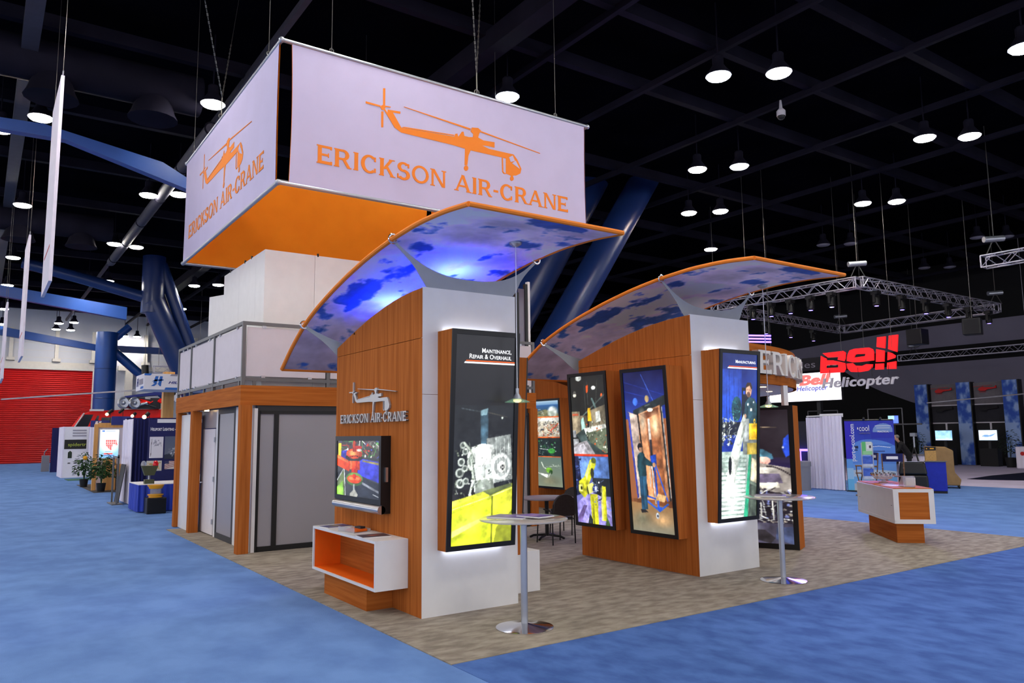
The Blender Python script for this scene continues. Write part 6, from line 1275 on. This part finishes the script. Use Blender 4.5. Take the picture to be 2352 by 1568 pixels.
t = thing('white_desk', 'pale desk with cluttered dark equipment behind the coolers', 'desk', (30.9,16.0,0)); B().hexa([(30.3,15.2,.0),(31.0,15.0,.0),(31.3,16.6,.0),(30.6,16.8,.0)],[(30.3,15.2,1.0),(31.0,15.0,1.0),(31.3,16.6,1.0),(30.6,16.8,1.0)]).build('body','pale_drape',t); B().hexa([(30.25,15.1,1.0),(31.05,14.9,1.0),(31.35,16.7,1.0),(30.55,16.9,1.0)],[(30.25,15.1,1.03),(31.05,14.9,1.03),(31.35,16.7,1.03),(30.55,16.9,1.03)]).build('top','mesh_grey',t)
t = thing('tripod', 'black tripod with a silver head beside the bending person', 'tripod', (29.6,15.6,0))
for a in (0,2.1,4.2): B().tube([(29.6,15.6,1.35),(29.6+.5*math.cos(a),15.6+.5*math.sin(a),.0)], .025, 6).build('leg','black',t)
B().tube([(29.6,15.6,1.3),(29.6,15.6,1.75)], .03, 8).build('column','satin',t,True); B().box(29.52,29.68,15.5,15.7,1.75,1.88).build('head','satin',t)
# tall sky panels with screens
SKP = Pic(30, 150, (40,80,170)); n_ = fbm(SKP.x*2.2, SKP.y*9, 31, 5); m_ = np.clip((n_-.42)*4+np.where(SKP.y > .5, .25, -.2), 0, 1)[..., None]; SKP.a = np.array([44,84,180])*(1-m_)+np.array([150,178,226])*m_
for k, y in enumerate((23.63,21.24,18.82)):
    t = thing('sky_panel', ('left tall sky print panel in the far booth','middle tall sky print panel in the far booth','right tall sky print panel in the far booth')[k], 'panel', (46,y,0)); B().box(46.0,46.5,y-.42,y+.37,0.004,4.67).build('frame','black',t)
    print_mesh('sky_print', SKP, P_CLOTH, t, quad_surf((45.99,y+.37,4.66),(45.99,y-.37,4.66),(45.99,y+.37,.01),(45.99,y-.37,.01)))
    if k < 2:
        yy_ = y-1.2; w2 = .76
        t2 = thing('model_wall', ('grey model wall between left and middle sky panels','grey model wall between middle and right sky panels')[k], 'display wall', (46.3,yy_,0)); B().box(46.3,46.34,yy_-w2,yy_+w2,3.42,4.62).build('upper_panel','mesh_grey',t2); B().box(46.3,46.34,yy_-w2,yy_+w2,2.4,3.36).build('lower_panel','mesh_dark',t2); B().box(46.28,46.34,yy_-w2,yy_+w2,3.36,3.42).build('rail','bell_grey',t2); B().box(46.28,46.34,yy_-w2,yy_+w2,2.34,2.40).build('rail','bell_grey',t2); B().box(46.3,46.34,yy_-w2,yy_+w2,0.004,2.34).build('lower_panel','strip_black',t2); B().box(46.28,46.34,yy_-.05,yy_+.05,1.9,2.34).build('post','bell_grey',t2)
        for j, (z, m) in enumerate(((4.2,'logo_red'),(3.1,'strip_black'))):
            hm = thing('model_helicopter', (('red model helicopter on the left model wall','red model helicopter on the right model wall'),('dark model helicopter low on the left model wall','dark model helicopter low on the right model wall'))[j][k], 'model', (46.1,yy_,z)); sc = .55
            ff = frame((46.2,yy_+.45,z),(0,-1,0),(0,0,1),(-1,0,0))
            B().prism([(0,0),(.06,.09),(.2,.15),(.36,.13),(.86,.10),(.92,.2),(.95,.2),(.96,.05),(.5,.0),(.36,-.08),(.1,-.08)],ff,0,.1).build('fuselage',m,hm,bevel=.01); B().prism([(-.25,.17),(.75,.22),(.75,.235),(-.25,.185)],ff,.03,.07).build('rotor',m,hm); B().tube([ff(.05,-.14,.08),ff(.42,-.14,.08)], .012, 5).build('skid',m,hm); B().tube([ff(.25,.1,.05),ff(.25,.21,.05)], .015, 5).build('mast',m,hm); B().tube([ff(.25,.05,-.06),ff(.25,.05,.02)], .02, 5).build('bracket','bell_grey',hm)
        t3 = thing('screen_stand', ('screen stand with bright blue screen between left sky panels','screen stand with bright screen between right sky panels')[k], 'screen', (45,yy_+.05,0)); yc = (22.0,19.67)[k]
        B().box(45.0,45.06,yc-.5,yc+.5,1.36,1.98).build('housing','black',t3); p = Pic(40,24,(150,200,250))
        if k == 0: p.noise(4,120,3); p.rect(0,.85,1,1,(200,220,255))
        else: p.a[:] = (214,236,252); p.poly([(.15,.6),(.35,.45),(.6,.5),(.95,.3),(.7,.6),(.4,.68)],(110,150,200))
        print_mesh('screen_face', p, P_EMIT2, t3, quad_surf((44.99,yc+.46,1.94),(44.99,yc-.46,1.94),(44.99,yc+.46,1.40),(44.99,yc-.46,1.40))); B().box(45.1,45.2,yc-.06,yc+.06,.9,1.4).build('mast','dark_grey',t3); B().box(44.9,45.4,yc-.45,yc+.45,.004,.95).build('plinth','strip_black',t3)
t = thing('small_screen', 'small blue glowing screen above the curved banner', 'screen', (45,24.9,0)); B().box(45.0,45.06,24.5,25.2,2.36,2.88).build('housing','black',t); p = Pic(20,14,(90,120,255)); p.rect(0,0,.6,.5,(170,230,255)); p.noise(4,60,2); print_mesh('screen_face',p,P_EMIT2,t,quad_surf((44.99,25.17,2.85),(44.99,24.55,2.85),(44.99,25.17,2.4),(44.99,24.55,2.4))); B().box(45.1,45.2,24.8,24.9,.004,2.4).build('mast','black',t)
for k, (y0_, y1_) in enumerate(((27.2,25.3),(23.5,21.6))):
    t = thing('pipe_frame', ('dark pipe frame above the white curtain','dark pipe frame above the curved banner')[k], 'frame', (40,y0_,0)); B().tube([(40,y0_,3.14),(40,y1_,3.14)], .03, 6).build('bar','rail_grey',t)
    for y in (y0_,y1_): B().tube([(40,y,.004),(40,y,3.14)], .03, 6).build('upright','rail_grey',t)
    if k: B().tube([(40,y0_,2.3),(40,y1_-1.0,2.3)], .04, 6).build('bar','rail_grey',t)
leafy('potted_palm', 44.3, 18.35, .28, .5, 1.9, 160, 'dark potted plant before the right sky panel', 'leaf_dark', 11, .5); leafy('potted_palm', 45.2, 23.6, .28, .5, 1.9, 140, 'dark potted plant before the left sky panel', 'leaf_dark', 12, .45)
t = thing('white_counter', 'pale counter with a red mark at the right edge', 'counter', (43.6,17.4,0)); B().box(43.4,44.2,16.4,17.75,.004,1.1).build('body','pale_drape',t,bevel=.04); B().lathe([(.12,0),(.12,.02)], (0,0,0), 14).build('red_mark','logo_red',t) if False else B().tube([(43.39,17.42,.75),(43.37,17.42,.75)], .1, 12).build('red_mark','logo_red',t)
B().tube([(44.0,22.3,3.5),(44.0,16.5,3.82)], .035, 6).tube([(44.0,17.0,3.8),(44.0,17.0,12)], .008, 4).build('rotor_blade','rotor_grey',label='long thin rotor blade crossing before the sky panels', cat='rotor blade')
# ceiling speakers and small roof fittings
for k, (x, y, lab) in enumerate(((19.5,13.6,'small dome camera under the roof at right'),)):
    t = thing('dome_camera', lab, 'camera', (x,y,11.5)); B().lathe([(.13,0),(.13,.16),(.05,.25),(.03,.5)], (x,y,11.5), 14).build('housing','bell_grey',t,True); B().ball((x,y,11.5), .12, 10).build('dome','black',t,True)
